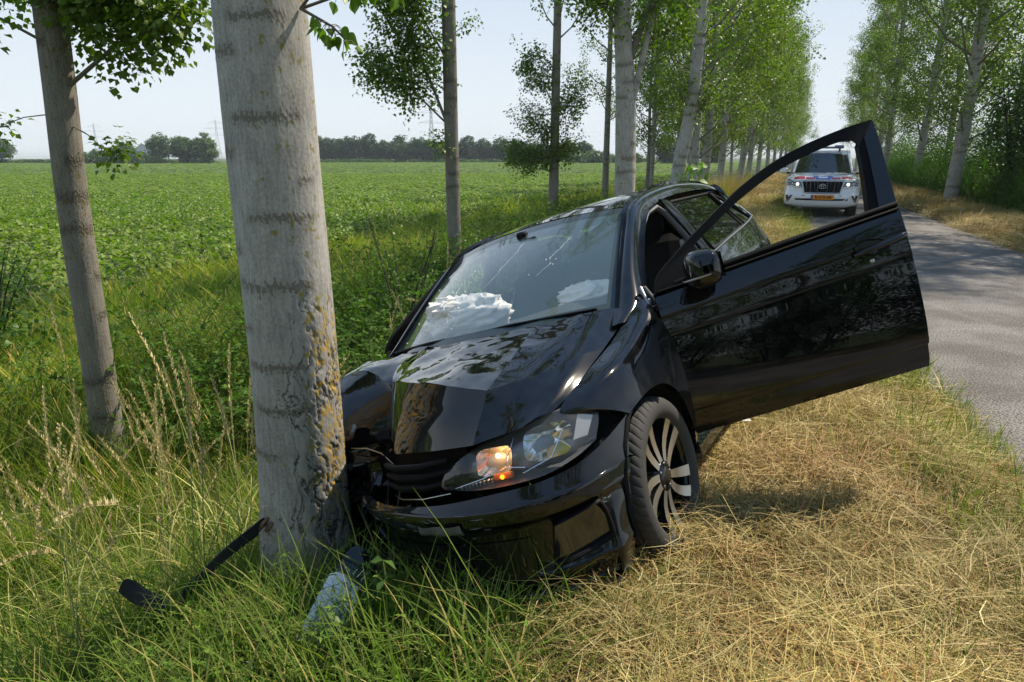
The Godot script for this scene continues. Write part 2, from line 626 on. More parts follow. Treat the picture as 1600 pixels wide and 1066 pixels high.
func build_car() -> void:
	var xf := Transform3D(Basis(Vector3(0.819, 0.304, 0.487), Vector3(-0.275, 0.952, -0.133), Vector3(-0.504, -0.024, 0.863)).orthonormalized(), Vector3(0.015, -0.161, -2.819))
	var car := thing("crashed_car", "black hatchback crumpled against the nearest poplar trunk with its driver door wide open", "car", xf)
	var paint := car_paint()
	var dark := mat("black_plastic", lin(0.006, 0.006, 0.0065), 0.4)
	dark.metallic_specular = 0.22
	dark.roughness = 0.55
	var gloss := mat("gloss_black_trim", lin(0.006, 0.006, 0.007), 0.08)
	var rubber := mat("rubber", lin(0.014, 0.014, 0.014), 0.75)
	var chrome := mat("chrome", lin(0.42, 0.42, 0.42), 0.2, 1.0)
	var glass := mat("car_glass", Color(0.75, 0.9, 0.9, 0.05), 0.0)
	glass.transparency = BaseMaterial3D.TRANSPARENCY_ALPHA
	glass.metallic_specular = 0.72
	var tint := mat("tinted_glass", Color(0.02, 0.03, 0.03, 0.72), 0.02)
	tint.transparency = BaseMaterial3D.TRANSPARENCY_ALPHA
	tint.metallic_specular = 0.6
	var cloth := mat("seat_cloth", lin(0.012, 0.012, 0.014), 0.9)
	var liner := mat("headliner", lin(0.38, 0.36, 0.32), 0.9)

	# --- bonnet, folded across by the blow
	var hood := ctl(8, [
		-.70, .965, -.30, -.56, .985, -.26, -.38, .995, -.20, -.17, 1.0, -.08, .12, 1.0, .0, .40, .995, -.04, .58, .985, -.16, .712, .948, -.35,
		-.71, .985, -.14, -.58, .975, -.12, -.40, .950, -.05, -.15, .970, .08, .17, .958, .20, .44, .950, .17, .585, .938, .01, .713, .905, -.19,
		-.72, .955, .04, -.58, .965, .0, -.36, .885, .09, -.10, .932, .309, .25, .925, .478, .49, .882, .52, .60, .86, .29, .715, .862, .0])
	var hood2 := ctl(8, [
		-.72, .955, .04, -.58, .965, .0, -.36, .885, .09, -.10, .932, .309, .25, .925, .478, .49, .882, .52, .60, .86, .29, .715, .862, .0,
		-.735, .90, .13, -.59, .87, .17, -.355, .82, .11, -.12, .868, .345, .24, .866, .520, .485, .838, .555, .605, .815, .41, .708, .82, .18,
		-.74, .78, .18, -.57, .74, .27, -.355, .74, .15, -.13, .785, .39, .22, .80, .57, .478, .79, .605, .61, .775, .49, .70, .782, .32,
		-.73, .62, .20, -.56, .60, .27, -.35, .635, .20, -.12, .675, .455, .20, .715, .61, .468, .735, .652, .615, .742, .56, .675, .755, .45])
	var b := MB.new()
	for half in [hood, hood2]:
		var band_r := []
		for r in half:
			r[6] += Vector3(0, .006, 0)
			band_r.append([r[6], r[6].lerp(r[7], .5) + Vector3(.006, .010, 0), r[7]])
		for seg in [[0, 3], [2, 6], [5, 7]]:
			var inner_r := []
			for r in half: inner_r.append(r.slice(seg[0], seg[1]))
			var gi := smoothed(inner_r, 10, 14)
			for j in gi.size():
				for i in gi[0].size():
					var p: Vector3 = gi[j][i]
					var fall := clampf((0.58 - p.x) * 6.0, 0.0, 1.0)
					var wob := nz.get_noise_3d(p.x * 420.0, p.y * 300.0, p.z * 420.0) * 0.011 + nz.get_noise_3d(p.x * 1100.0, 7.0, p.z * 1100.0) * 0.0025
					gi[j][i] = p + Vector3(0, wob * fall * (1.0 if half == hood else .3), 0)
			b.grid(gi)
		b.grid(smoothed(band_r, 5, 14))
	part("bonnet", b.build(), paint, car)

	# --- front wings round the wheel arches
	var outer := [Vector3(.785, .69, .295), Vector3(.70, .75, .425), Vector3(.715, .815, .215), Vector3(.727, .87, -.05), Vector3(.742, .945, -.29), Vector3(.772, .966, -.40), Vector3(.845, .80, -.412), Vector3(.866, .60, -.408), Vector3(.858, .42, -.40), Vector3(.835, .27, -.395)]
	var arch := [Vector3(.842, .645, .20), Vector3(.85, .658, .15), Vector3(.858, .672, .06), Vector3(.865, .672, -.03), Vector3(.868, .655, -.12), Vector3(.868, .61, -.21), Vector3(.866, .54, -.28), Vector3(.862, .45, -.325), Vector3(.855, .36, -.352), Vector3(.835, .27, -.365)]
	var wing := fan(outer, arch, [.25, .5, 1.0, 1.1, 1.1, .8, .25, .1, .05, .0])
	part("front_wing", panel(smoothed(wing, 5, 6), false, 0.03).build(), paint, car)
	var crushed := []
	for r in mirrored(wing):
		var e := []
		for p in r:
			var w: Vector3 = p
			if w.z > -0.1:
				w.y += 0.12 * clampf((w.y - .66) * 6.0, 0, 1) * clampf((w.z + .1) * 4, 0, 1)
				w.z = -0.1 + (w.z + 0.1) * 0.42
			e.append(w)
		crushed.append(e)
	part("front_wing", panel(smoothed(crushed, 5, 6), true, 0.02).build(), paint, car)

	# --- front bumper: columns from the left wheel arch round the nose to the right one
	var nose := [Vector2(.842, .235), Vector2(.822, .39), Vector2(.772, .535), Vector2(.68, .645), Vector2(.53, .715), Vector2(.30, .745), Vector2(.04, .70), Vector2(-.20, .585), Vector2(-.40, .42), Vector2(-.60, .31), Vector2(-.78, .34), Vector2(-.85, .27), Vector2(-.84, .20)]
	var ytop := [.645, .615, .588, .576, .57, .552, .54, .53, .52, .50, .52, .55, .60]
	var lev := [[-1.0, -.03, -.01], [.532, -.010, .0], [.520, .003, .002], [.478, .002, .0], [.466, -.006, .0], [.442, -.034, -.008], [.39, -.040, -.006], [.31, -.046, -.004], [.272, -.036, .004], [.262, -.030, .006], [.215, -.054, .0], [.192, -.058, -.002], [.180, -.056, .002], [.155, -.09, -.03]]
	var archz := [.20, .285, .293, .313, .318, .328, .35, .37, .379, .38, .388, .391, .392, .394]
	var rows := []
	for j in lev.size():
		var row := []
		for i in nose.size():
			var y: float = ytop[i] if j == 0 else lev[j][0] + (0.02 * sin(i * 2.3 + j) if i > 6 else 0.0)
			var z: float = nose[i].y + lev[j][1] * (0.5 if i < 2 else 1.0)
			if i == 0: z = archz[j]
			if i == 1: z = maxf(z, archz[j] + 0.09)
			var x: float = nose[i].x + lev[j][2] * signf(nose[i].x)
			if i < 2 and j > 6: x -= (.045 if i == 0 else .02) * (j - 6) / 7.0
			row.append(Vector3(x, y, z + (0.015 * sin(i * 3.1 + j * 1.7) if i > 7 else 0.0)))
		rows.append(row)
	var bump := smoothed(rows, 6, 4)
	var bm := part("front_bumper", panel(bump, true, 0.03).build(), paint, car)
	# fog light surround, a flat glossy panel sunk in a frame
	var fq := [Vector2(.247, .415), Vector2(.150, .385), Vector2(.118, .53), Vector2(.275, .58)]
	var mb := MB.new()
	var fgrid := sub_grid(bump, fq, 8, 4, 0.0)
	for j in fgrid.size():
		for i in fgrid[j].size(): fgrid[j][i] += Vector3(.25, .0, .97) * lerpf(.030, .004, float(j) / (fgrid.size() - 1))
	mb.grid(fgrid, true)
	var fogm := mat("smoked_panel", lin(0.02, 0.018, 0.016), 0.07)
	fogm.metallic_specular = 1.0
	part("fog_light_panel", mb.build(), fogm, bm)
	mb = MB.new()
	var ring := []
	for k in 33:
		var e := k / 8
		var f := (k % 8) / 8.0
		var uvp: Vector2 = fq[e % 4].lerp(fq[(e + 1) % 4], f)
		ring.append(on_grid(bump, uvp.x, uvp.y, -0.009))
	var rr := []
	rr.resize(33)
	rr.fill(0.011)
	mb.tube(ring, rr, 6)
	part("fog_light_frame", mb.build(), dark, bm)
	var scuffm := mat("paint_scuff", lin(0.22, 0.22, 0.22), 0.7)
	rng.seed = 61
	for k in 34:
		mb = MB.new()
		var su := rng.randf_range(.10, .14) if k < 8 else rng.randf_range(.36, .60)
		var sv := rng.randf_range(.36, .42) if k < 8 else rng.randf_range(.05, .65)
		var du := rng.randf_range(-.02, .02)
		var dv := rng.randf_range(-.03, .03)
		mb.tube([on_grid(bump, su, sv, -.0008), on_grid(bump, su + du * .5, sv + dv * .5 + .004, -.0008), on_grid(bump, su + du, sv + dv, -.0008)], [.0004, .0014, .0003], 4)
		part("scuff", mb.build(), scuffm, bm)
	# lower lip and central intake
	mb = MB.new()
	mb.grid(sub_grid(bump, [Vector2(.52, .45), Vector2(.30, .45), Vector2(.31, .72), Vector2(.52, .72)], 10, 3, -0.006), true)
	part("lower_intake", mb.build(), gloss, bm)
	# bent grey bracket left where the number plate was
	mb = MB.new()
	var plate_rows := []
	for j in 5:
		var row := PackedVector3Array()
		for i in 9:
			var p := on_grid(bump, lerpf(.445, .385, i / 8.0), lerpf(.20, .37, j / 4.0), -0.013)
			var cut := 1.0 if j < 4 else (0.4 + 0.6 * sin(PI * i / 8.0))
			row.append(p + Vector3(0, (1.0 - cut) * 0.05, 0.006 * sin(i * 1.3 + j)))
		plate_rows.append(row)
	mb.grid(plate_rows, true)
	part("plate_bracket", mb.build(), mat("scuffed_plastic", lin(0.13, 0.13, 0.14), 0.3), bm)

	# --- radiator grille in its dark recess
	mb = MB.new()
	mb.grid(smoothed(ctl(4, [.40, .735, .60, .10, .70, .50, -.15, .68, .36, -.50, .64, .16, .36, .56, .60, .10, .54, .54, -.15, .53, .42, -.50, .50, .20]), 4, 3), true)
	var gr := part("radiator_grille", mb.build(), dark, car)
	var gy0 := [.685, .645, .605]
	for k in 3:
		mb = MB.new()
		mb.tube([Vector3(.335, gy0[k], .645 - k * .006), Vector3(.20, gy0[k] - .012, .655), Vector3(.06, gy0[k] - .02, .625), Vector3(-.06, gy0[k] - .03, .55), Vector3(-.16, gy0[k] - .06, .46)], [.013, .014, .014, .013, .01], 6)
		part("grille_slat", mb.build(), dark, gr)
	mb = MB.new()
	mb.tube([Vector3(.325, .573, .668), Vector3(.20, .562, .678), Vector3(.08, .555, .655), Vector3(-.02, .545, .59)], [.0035, .0035, .0035, .003], 6)
	part("chrome_strip", mb.build(), chrome, gr)
	mb = MB.new()
	mb.tube([Vector3(-.20, .60, .38), Vector3(-.29, .64, .34), Vector3(-.37, .67, .34), Vector3(-.44, .685, .36)], [.003, .0045, .0045, .002], 6)
	part("chrome_strip", mb.build(), chrome, gr)
	# crushed metal between the tree and the grille
	for k in 9:
		mb = MB.new()
		var sr := []
		var o := Vector3(-.30 - .05 * k, .36 + .055 * (k * 5 % 7), .30 + .03 * (k % 3))
		for j in 4:
			var row := PackedVector3Array()
			for i in 4:
				row.append(o + Vector3((i - 1.5) * .06, (1.5 - j) * .055, .03 * sin(i * 2.0 + k * 1.7) + .03 * cos(j * 2.4 + k)))
			sr.append(row)
		mb.grid(cr_grid(sr, 3, 3))
		part("crumpled_sheet", mb.build(), gloss if k % 2 else paint, car)

	rng.seed = 15
	for k in 5:
		mb = MB.new()
		var o := Vector3(-.18 - .05 * k, .50 + .04 * (k % 3), .40)
		mb.tube([o, o + Vector3(rng.randf_range(-.08, .04), -.10, .05), o + Vector3(rng.randf_range(-.1, .08), -.20, .03), o + Vector3(rng.randf_range(-.14, .06), -.30, .06)], [.004, .004, .004, .003], 5)
		part("torn_cable", mb.build(), rubber, car)
	for k in 7:
		mb = MB.new()
		var o := Vector3(rng.randf_range(-.42, -.14), rng.randf_range(.22, .62), .40 + .1 * rng.randf())
		for q in 3:
			var a := Vector3(rng.randf_range(-.07, .07), rng.randf_range(-.07, .07), rng.randf_range(-.02, .05))
			var c := Vector3(rng.randf_range(-.07, .07), rng.randf_range(-.07, .07), rng.randf_range(-.02, .05))
			mb.tri(o, o + a, o + c)
			mb.tri(o + Vector3(0, 0, -.003), o + c + Vector3(0, 0, -.003), o + a + Vector3(0, 0, -.003))
		part("broken_trim", mb.build(), dark if k % 2 else gloss, car)

	# --- headlamp
	var hl := ctl(6, [
		.315, .645, .652, .41, .695, .635, .53, .722, .562, .62, .742, .495, .69, .752, .425, .775, .698, .305,
		.30, .612, .672, .415, .645, .668, .545, .665, .625, .64, .68, .565, .725, .69, .47, .785, .665, .345,
		.295, .588, .660, .415, .592, .665, .55, .598, .635, .65, .605, .585, .73, .625, .495, .785, .640, .375,
		.29, .572, .635, .415, .570, .645, .55, .573, .622, .66, .577, .56, .735, .595, .465, .782, .622, .385])
	var hg := smoothed(hl, 6, 5)
	mb = MB.new()
	mb.grid(hg, true)
	var lamp_glass := mat("lamp_glass", Color(0.95, 0.97, 1.0, 0.02), 0.0)
	lamp_glass.transparency = BaseMaterial3D.TRANSPARENCY_ALPHA
	var lens := part("headlight", mb.build(), lamp_glass, car)
	mb = MB.new()
	var back := []
	for r in hg:
		var row := PackedVector3Array()
		for p in r: row.append(Vector3(p.x * 0.96 - 0.004, p.y + (0.655 - p.y) * 0.06, p.z - 0.085))
		back.append(row)
	mb.grid(back, true)
	for e in 4:
		var a := PackedVector3Array()
		var d := PackedVector3Array()
		var cnt: int = hg[0].size() if e < 2 else hg.size()
		for k in cnt:
			var j: int = 0 if e == 0 else hg.size() - 1 if e == 1 else k
			var i: int = 0 if e == 2 else hg[0].size() - 1 if e == 3 else k
			a.append(hg[j][i])
			d.append(back[j][i])
		mb.grid([a, d])
	part("lamp_housing", mb.build(), mat("lamp_housing", lin(0.24, 0.25, 0.26), 0.25, 0.5), lens)
	var mirror := mat("reflector", lin(0.80, 0.80, 0.80), 0.10, 1.0)
	var bowl := func(o: Vector3, dir: Vector3, rx: float, ry: float, depth: float, power: float, m: Material, roll: float) -> void:
		var ax := dir.normalized()
		var sd := ax.cross(Vector3.UP).normalized()
		var upv := sd.cross(ax)
		var rws := []
		for i in 10:
			var f := i / 9.0
			var row := PackedVector3Array()
			for k in 29:
				var a := TAU * k / 28
				var ca := signf(cos(a)) * pow(absf(cos(a)), power)
				var sa := signf(sin(a)) * pow(absf(sin(a)), power)
				var r := sqrt(f)
				var q2 := Vector2(ca * rx * r + sa * ry * r * roll, sa * ry * r)
				row.append(o + sd * q2.x + upv * q2.y + ax * depth * f * (1.0 + .08 * sin(k * 1.8)))
			rws.append(row)
		var q := MB.new()
		q.grid(rws)
		part("reflector_bowl", q.build(), m, lens)
	var bulb_tint := mat("glow_tinted_reflector", lin(0.80, 0.76, 0.70), 0.16, 1.0)  # the bulb's warm glow is tinted into this bowl's chrome
	bowl.call(Vector3(.478, .650, .545), Vector3(0.25, .02, .97), .066, .048, .05, .45, bulb_tint, -.25)
	bowl.call(Vector3(.640, .672, .450), Vector3(0.45, .04, .9), .086, .060, .065, .6, mirror, -.2)
	# steps of the outer reflector and bright edging
	mb = MB.new()
	mb.grid([[Vector3(.735, .722, .378), Vector3(.765, .695, .330)], [Vector3(.722, .645, .432), Vector3(.752, .640, .380)]], true)
	part("side_reflector", mb.build(), mat("ribbed_reflector", lin(0.34, 0.35, 0.36), 0.35, 0.3), lens)
	for pp in [[Vector3(.60, .604, .602), Vector3(.685, .628, .54), Vector3(.716, .70, .47)], [Vector3(.335, .583, .648), Vector3(.45, .605, .633), Vector3(.535, .628, .598), Vector3(.60, .615, .58)], [Vector3(.552, .708, .53), Vector3(.545, .67, .568), Vector3(.538, .632, .592)]]:
		mb = MB.new()
		var rd := []
		rd.resize(pp.size())
		rd.fill(0.0026)
		mb.tube(pp, rd, 6)
		part("bright_edging", mb.build(), mirror, lens)
	for k in 9:
		mb = MB.new()
		var f := k / 8.0
		mb.box(Vector3(lerpf(.36, .475, f), lerpf(.578, .590, f), lerpf(.640, .612, f)), Vector3(.008, .016, .012), .002)
		part("daytime_cell", mb.build(), mirror, lens)
	mb = MB.new()
	mb.box(Vector3(.515, .597, .598), Vector3(.075, .022, .02), .006, Basis(Vector3.UP, 0.35))
	part("indicator_reflector", mb.build(), mat("amber_reflector", lin(0.42, 0.13, 0.03), 0.3, 0.3), lens)
	var warm := mat("lit_bulb", Color(1, 0.75, 0.45), 0.3)
	warm.emission_enabled = true
	warm.emission = Color(1.0, 0.76, 0.46)
	warm.emission_energy_multiplier = 9.0
	var amber := mat("lit_indicator_bulb", Color(1, 0.4, 0.05), 0.3)
	amber.emission_enabled = true
	amber.emission = Color(1.0, 0.42, 0.06)
	amber.emission_energy_multiplier = 5.0
	for e in [[Vector3(.502, .664, .578), .0085, warm, "headlight_bulb", Color(1, .72, .40), .0060], [Vector3(.520, .600, .613), .008, amber, "indicator_bulb", Color(1, .45, .1), .0004]]:
		var sp := SphereMesh.new()
		sp.radius = e[1]
		sp.height = e[1] * 2.0
		sp.radial_segments = 12
		sp.rings = 6
		part(e[3], sp, e[2], lens, Transform3D(Basis(), e[0]))
		var om := OmniLight3D.new()
		om.name = e[3] + "_glow"
		om.position = e[0]
		om.light_color = e[4]
		om.light_energy = e[5]
		om.light_size = 0.01
		om.omni_range = 4.0
		om.omni_attenuation = 2.0
		om.shadow_enabled = true
		lens.add_child(om)

	# --- windscreen
	var ws := ctl(5, [
		.545, 1.388, -1.0, .29, 1.418, -.945, 0, 1.428, -.925, -.29, 1.418, -.945, -.545, 1.388, -1.0,
		.605, 1.19, -.655, .33, 1.225, -.52, 0, 1.235, -.475, -.33, 1.225, -.52, -.605, 1.19, -.655,
		.660, .965, -.315, .36, .985, -.14, 0, .99, -.07, -.36, .985, -.14, -.660, .965, -.315])
	var wg := smoothed(ws, 6, 8)
	mb = MB.new()
	mb.grid(wg, true)
	var scr := part("windscreen", mb.build(), glass, car)
	tag(scr, "cracked windscreen with a chipped spider of fractures")
	mb = MB.new()
	mb.grid(sub_grid(wg, [Vector2(0, 0), Vector2(1, 0), Vector2(1, 1), Vector2(0, 1)], 24, 16, 0.006), true)
	part("inner_pane", mb.build(), glass, scr)
	for e in [[0.0, 0.0, 1.0, 0.055], [0.0, 0.94, 1.0, 1.0], [0.0, 0.055, 0.03, 0.94], [0.97, 0.055, 1.0, 0.94]]:
		mb = MB.new()
		mb.grid(sub_grid(wg, [Vector2(e[0], e[1]), Vector2(e[2], e[1]), Vector2(e[2], e[3]), Vector2(e[0], e[3])], 12, 6, 0.003), true)
		part("black_border", mb.build(), dark, scr)
	var crackm := mat("fractured_glass", lin(0.75, 0.8, 0.8), 0.35)
	var crack := func(uvs: Array, r: float) -> void:
		var q := MB.new()
		var pth := []
		var rd := []
		for k in uvs.size():
			pth.append(on_grid(wg, uvs[k].x, uvs[k].y, -0.0012))
			rd.append(r * (0.5 if k in [0, uvs.size() - 1] else 1.0))
			if k < uvs.size() - 1:
				for m in 3:
					var c1: Vector2 = uvs[k].lerp(uvs[k + 1], (m + 1) / 4.0)
					pth.append(on_grid(wg, c1.x + rng.randf_range(-.006, .006), c1.y + rng.randf_range(-.006, .006), -0.0012))
					rd.append(r * rng.randf_range(.4, 1.1))
		q.tube(pth, rd, 4)
		part("crack", q.build(), crackm, scr)
	crack.call([Vector2(.455, .20), Vector2(.462, .31), Vector2(.478, .40), Vector2(.50, .52), Vector2(.525, .60)], .0006)
	crack.call([Vector2(.22, .26), Vector2(.245, .34), Vector2(.262, .40), Vector2(.28, .47)], .0007)
	crack.call([Vector2(.27, .50), Vector2(.285, .55), Vector2(.31, .60)], .0008)
	crack.call([Vector2(.60, .94), Vector2(.58, .82), Vector2(.60, .70)], .0006)
	rng.seed = 41
	for k in 26:
		var c0 := Vector2(.68 + rng.randf_range(-.03, .1), .74 + rng.randf_range(-.1, .06))
		var a := rng.randf() * TAU
		var l := rng.randf_range(.04, .17)
		crack.call([c0, c0 + Vector2(cos(a) * .6, sin(a)) * l * .5 + Vector2(rng.randf_range(-.01, .01), 0), c0 + Vector2(cos(a) * .6, sin(a)) * l], rng.randf_range(.0003, .0007))
	for k in 40:
		var q := MB.new()
		var cc := Vector2(.78 + rng.randf_range(-.2, .16), .66 + rng.randf_range(-.28, .25)) if k < 34 else Vector2(.29, .52) + Vector2(rng.randf_range(-.06, .06), rng.randf_range(-.06, .06))
		q.box(on_grid(wg, cc.x, cc.y, -0.002), Vector3.ONE * rng.randf_range(.002, .0055), .0005, Basis(Vector3(1, .3, .2).normalized(), rng.randf() * 3.0))
		part("glass_chip", q.build(), crackm, scr)
	for sgn in [1.0, -1.0]:
		mb = MB.new()
		mb.tube([Vector3(sgn * .60, .985, -.26), Vector3(sgn * .25, 1.012, -.135), Vector3(-sgn * .08, 1.012, -.12)], [.008, .007, .006], 5)
		part("wiper", mb.build(), dark, car)

	# --- windscreen pillars, roof rails, roof
	var rail := ctl(4, [
		.700, .90, -.14, .72, .905, -.18, .742, .905, -.25, .772, .905, -.39,
		.668, .962, -.305, .705, .975, -.33, .738, .972, -.375, .765, .955, -.425,
		.628, 1.105, -.53, .662, 1.12, -.545, .69, 1.11, -.575, .705, 1.085, -.61,
		.578, 1.28, -.82, .608, 1.295, -.83, .632, 1.285, -.86, .645, 1.25, -.90,
		.548, 1.39, -1.02, .578, 1.395, -1.05, .600, 1.38, -1.08, .612, 1.335, -1.12,
		.535, 1.445, -1.35, .566, 1.442, -1.37, .588, 1.42, -1.38, .602, 1.375, -1.39,
		.530, 1.460, -1.85, .562, 1.457, -1.85, .585, 1.434, -1.85, .600, 1.385, -1.85,
		.525, 1.435, -2.40, .557, 1.430, -2.40, .582, 1.408, -2.40, .602, 1.362, -2.40,
		.510, 1.385, -2.80, .545, 1.380, -2.80, .575, 1.355, -2.77, .612, 1.30, -2.72])
	var rg := smoothed(rail, 4, 6)
	part("roof_rail", panel(rg, false, 0.02).build(), paint, car)
	part("roof_rail", panel(mirrored_dense(rg), true, 0.02).build(), paint, car)
	var roof := ctl(7, [
		.548, 1.392, -1.015, .40, 1.408, -.975, .22, 1.428, -.95, 0, 1.433, -.935, -.22, 1.428, -.95, -.40, 1.408, -.975, -.548, 1.392, -1.015,
		.535, 1.443, -1.35, .40, 1.458, -1.33, .22, 1.468, -1.32, 0, 1.472, -1.315, -.22, 1.468, -1.32, -.40, 1.458, -1.33, -.535, 1.443, -1.35,
		.530, 1.458, -1.85, .40, 1.474, -1.85, .22, 1.486, -1.85, 0, 1.490, -1.85, -.22, 1.486, -1.85, -.40, 1.474, -1.85, -.530, 1.458, -1.85,
		.525, 1.433, -2.40, .40, 1.448, -2.40, .22, 1.460, -2.40, 0, 1.464, -2.40, -.22, 1.460, -2.40, -.40, 1.448, -2.40, -.525, 1.433, -2.40,
		.510, 1.383, -2.80, .40, 1.400, -2.83, .22, 1.412, -2.86, 0, 1.416, -2.88, -.22, 1.412, -2.86, -.40, 1.400, -2.83, -.510, 1.383, -2.80])
	var rf := smoothed(roof, 4, 6)
	part("roof", panel(rf, false, 0.02).build(), paint, car)
	mb = MB.new()
	var under := []
	for r in rf:
		var row := PackedVector3Array()
		for p in r: row.append(p + Vector3(0, -.035, 0))
		under.append(row)
	mb.grid(under, true)
	part("headliner", mb.build(), liner, car)

	# --- body sides behind the driver
	for sgn in [1.0, -1.0]:
		var flip: bool = sgn < 0.0
		var side := ctl(6, [
			.795, 1.02, -1.44, .80, 1.04, -1.80, .795, 1.065, -2.20, .785, 1.085, -2.50, .755, 1.10, -2.80, .70, 1.04, -3.04,
			.835, .955, -1.44, .838, .965, -1.80, .835, .975, -2.20, .828, .985, -2.50, .80, .985, -2.80, .725, .96, -3.10,
			.864, .87, -1.44, .868, .875, -1.80, .868, .885, -2.20, .86, .895, -2.50, .825, .895, -2.85, .73, .875, -3.13,
			.866, .62, -1.44, .868, .62, -1.80, .87, .66, -2.25, .872, .69, -2.50, .845, .68, -2.88, .745, .66, -3.18,
			.855, .42, -1.44, .855, .42, -1.80, .862, .46, -2.18, .868, .665, -2.55, .85, .54, -2.90, .75, .52, -3.22,
			.832, .30, -1.44, .832, .30, -1.80, .845, .31, -2.15, .866, .655, -2.55, .842, .34, -2.93, .74, .34, -3.20])
		if flip: side = mirrored(side)
		part("rear_side", panel(smoothed(side, 6, 5), flip, 0.02).build(), paint, car)
		# rear door glass and the small pane behind it
		var gl := ctl(2, [.604, 1.352, -1.53, .600, 1.345, -2.36, .792, 1.03, -1.50, .778, 1.075, -2.36])
		var gq := ctl(2, [.602, 1.338, -2.41, .612, 1.29, -2.60, .778, 1.08, -2.41, .755, 1.10, -2.72])
		for pair in [gl, gq]:
			var gg2: Array = mirrored(pair) if flip else pair
			mb = MB.new()
			mb.grid(cr_grid(gg2, 4, 4), flip)
			part("rear_side_window", mb.build(), tint, car)
			# black rubber seal round the pane
			mb = MB.new()
			var loop := [gg2[0][0], gg2[0][1], gg2[1][1], gg2[1][0], gg2[0][0]]
			mb.tube(loop, [.012, .012, .012, .012, .012], 6)
			part("window_seal", mb.build(), dark, car)
		mb = MB.new()
		mb.tube([Vector3(sgn * .804, 1.018, -1.45), Vector3(sgn * .806, 1.045, -1.80), Vector3(sgn * .802, 1.068, -2.20), Vector3(sgn * .79, 1.088, -2.50), Vector3(sgn * .765, 1.105, -2.74), Vector3(sgn * .70, 1.20, -2.73)], [.008, .009, .009, .009, .009, .006], 6)
		part("chrome_strip", mb.build(), chrome, car)
		# pillar between the doors and behind the rear window
		var bp := ctl(3, [.605, 1.385, -1.38, .608, 1.38, -1.46, .603, 1.372, -1.53, .70, 1.21, -1.38, .71, 1.21, -1.45, .70, 1.20, -1.515, .795, 1.01, -1.37, .805, 1.01, -1.43, .795, 1.02, -1.50])
		if flip: bp = mirrored(bp)
		part("door_pillar", panel(cr_grid(bp, 3, 5), flip, 0.03).build(), gloss, car)
		var lowb := ctl(3, [.79, 1.01, -1.35, .80, 1.01, -1.40, .80, 1.01, -1.46, .80, .60, -1.34, .815, .60, -1.40, .82, .60, -1.46, .79, .32, -1.32, .80, .32, -1.39, .81, .32, -1.46])
		if flip: lowb = mirrored(lowb)
		part("door_pillar", panel(cr_grid(lowb, 3, 5), flip, 0.03).build(), paint, car)
		var cp := ctl(3, [.60, 1.33, -2.64, .60, 1.30, -2.76, .555, 1.33, -2.90, .69, 1.20, -2.70, .675, 1.20, -2.83, .63, 1.19, -2.97, .755, 1.10, -2.76, .73, 1.09, -2.90, .69, 1.05, -3.05])
		if flip: cp = mirrored(cp)
		part("rear_pillar", panel(cr_grid(cp, 3, 5), flip, 0.02).build(), paint, car)
		# sill
		mb = MB.new()
		mb.box(Vector3(sgn * .79, .25, -1.27), Vector3(.10, .11, 1.78), .03)
		part("sill", mb.build(), paint, car)
		# door frame trim inside the opening
		mb = MB.new()
		mb.tube([Vector3(sgn * .735, .96, -.44), Vector3(sgn * .685, 1.09, -.64), Vector3(sgn * .628, 1.25, -.92), Vector3(sgn * .60, 1.325, -1.13), Vector3(sgn * .598, 1.345, -1.30), Vector3(sgn * .62, 1.30, -1.36), Vector3(sgn * .70, 1.15, -1.365), Vector3(sgn * .77, .98, -1.36), Vector3(sgn * .77, .40, -1.33)], [.014, .016, .018, .018, .018, .018, .018, .018, .018], 6)
		part("door_seal", mb.build(), mat("door_seal", lin(0.10, 0.10, 0.105), 0.6), car)
		# tail lamp
		var tl := ctl(3, [.70, 1.03, -3.045, .66, 1.03, -3.10, .58, 1.02, -3.14, .735, .95, -3.10, .69, .94, -3.15, .58, .93, -3.19, .738, .87, -3.135, .70, .86, -3.18, .60, .86, -3.215])
		if flip: tl = mirrored(tl)
		part("tail_lamp", panel(cr_grid(tl, 4, 4), flip, 0.02).build(), mat("tail_lamp_red", lin(0.35, 0.01, 0.01), 0.08), car)
		# right front quarter light: dark triangle at the door mirror
		if flip:
			var shut := Transform3D(Basis(), Vector3(-.80, 0, -.42))
			make_door(car, shut, true)
	make_door(car, Transform3D(Basis(Vector3.UP, -deg_to_rad(60.0)), Vector3(.80, 0, -.42)), false)
	# small silver corner trim at the foot of the windscreen pillar
	mb = MB.new()
	mb.tube([Vector3(.79, .925, -.375), Vector3(.755, 1.02, -.415), Vector3(.76, 1.015, -.445), Vector3(.80, .925, -.455), Vector3(.79, .925, -.375)], [.008, .008, .008, .008, .008], 6)
	mb.tube([Vector3(.782, .935, -.40), Vector3(.772, .955, -.42)], [.008, .014], 6)
	part("corner_trim", mb.build(), mat("satin_metal", lin(0.34, 0.34, 0.34), 0.35, 0.7), car)

	# --- tail
	var tail := ctl(5, [
		.555, 1.33, -2.90, .28, 1.405, -2.92, 0, 1.412, -2.94, -.28, 1.405, -2.92, -.555, 1.33, -2.90,
		.69, 1.05, -3.04, .36, 1.06, -3.12, 0, 1.06, -3.14, -.36, 1.06, -3.12, -.69, 1.05, -3.04,
		.60, .90, -3.18, .36, .90, -3.24, 0, .90, -3.26, -.36, .90, -3.24, -.60, .90, -3.18,
		.72, .62, -3.19, .36, .62, -3.30, 0, .62, -3.32, -.36, .62, -3.30, -.72, .62, -3.19,
		.74, .30, -3.18, .36, .28, -3.26, 0, .27, -3.28, -.36, .28, -3.26, -.74, .30, -3.18])
	var tg := smoothed(tail, 5, 5)
	part("tailgate", panel(tg, true, 0.02).build(), paint, car)
	mb = MB.new()
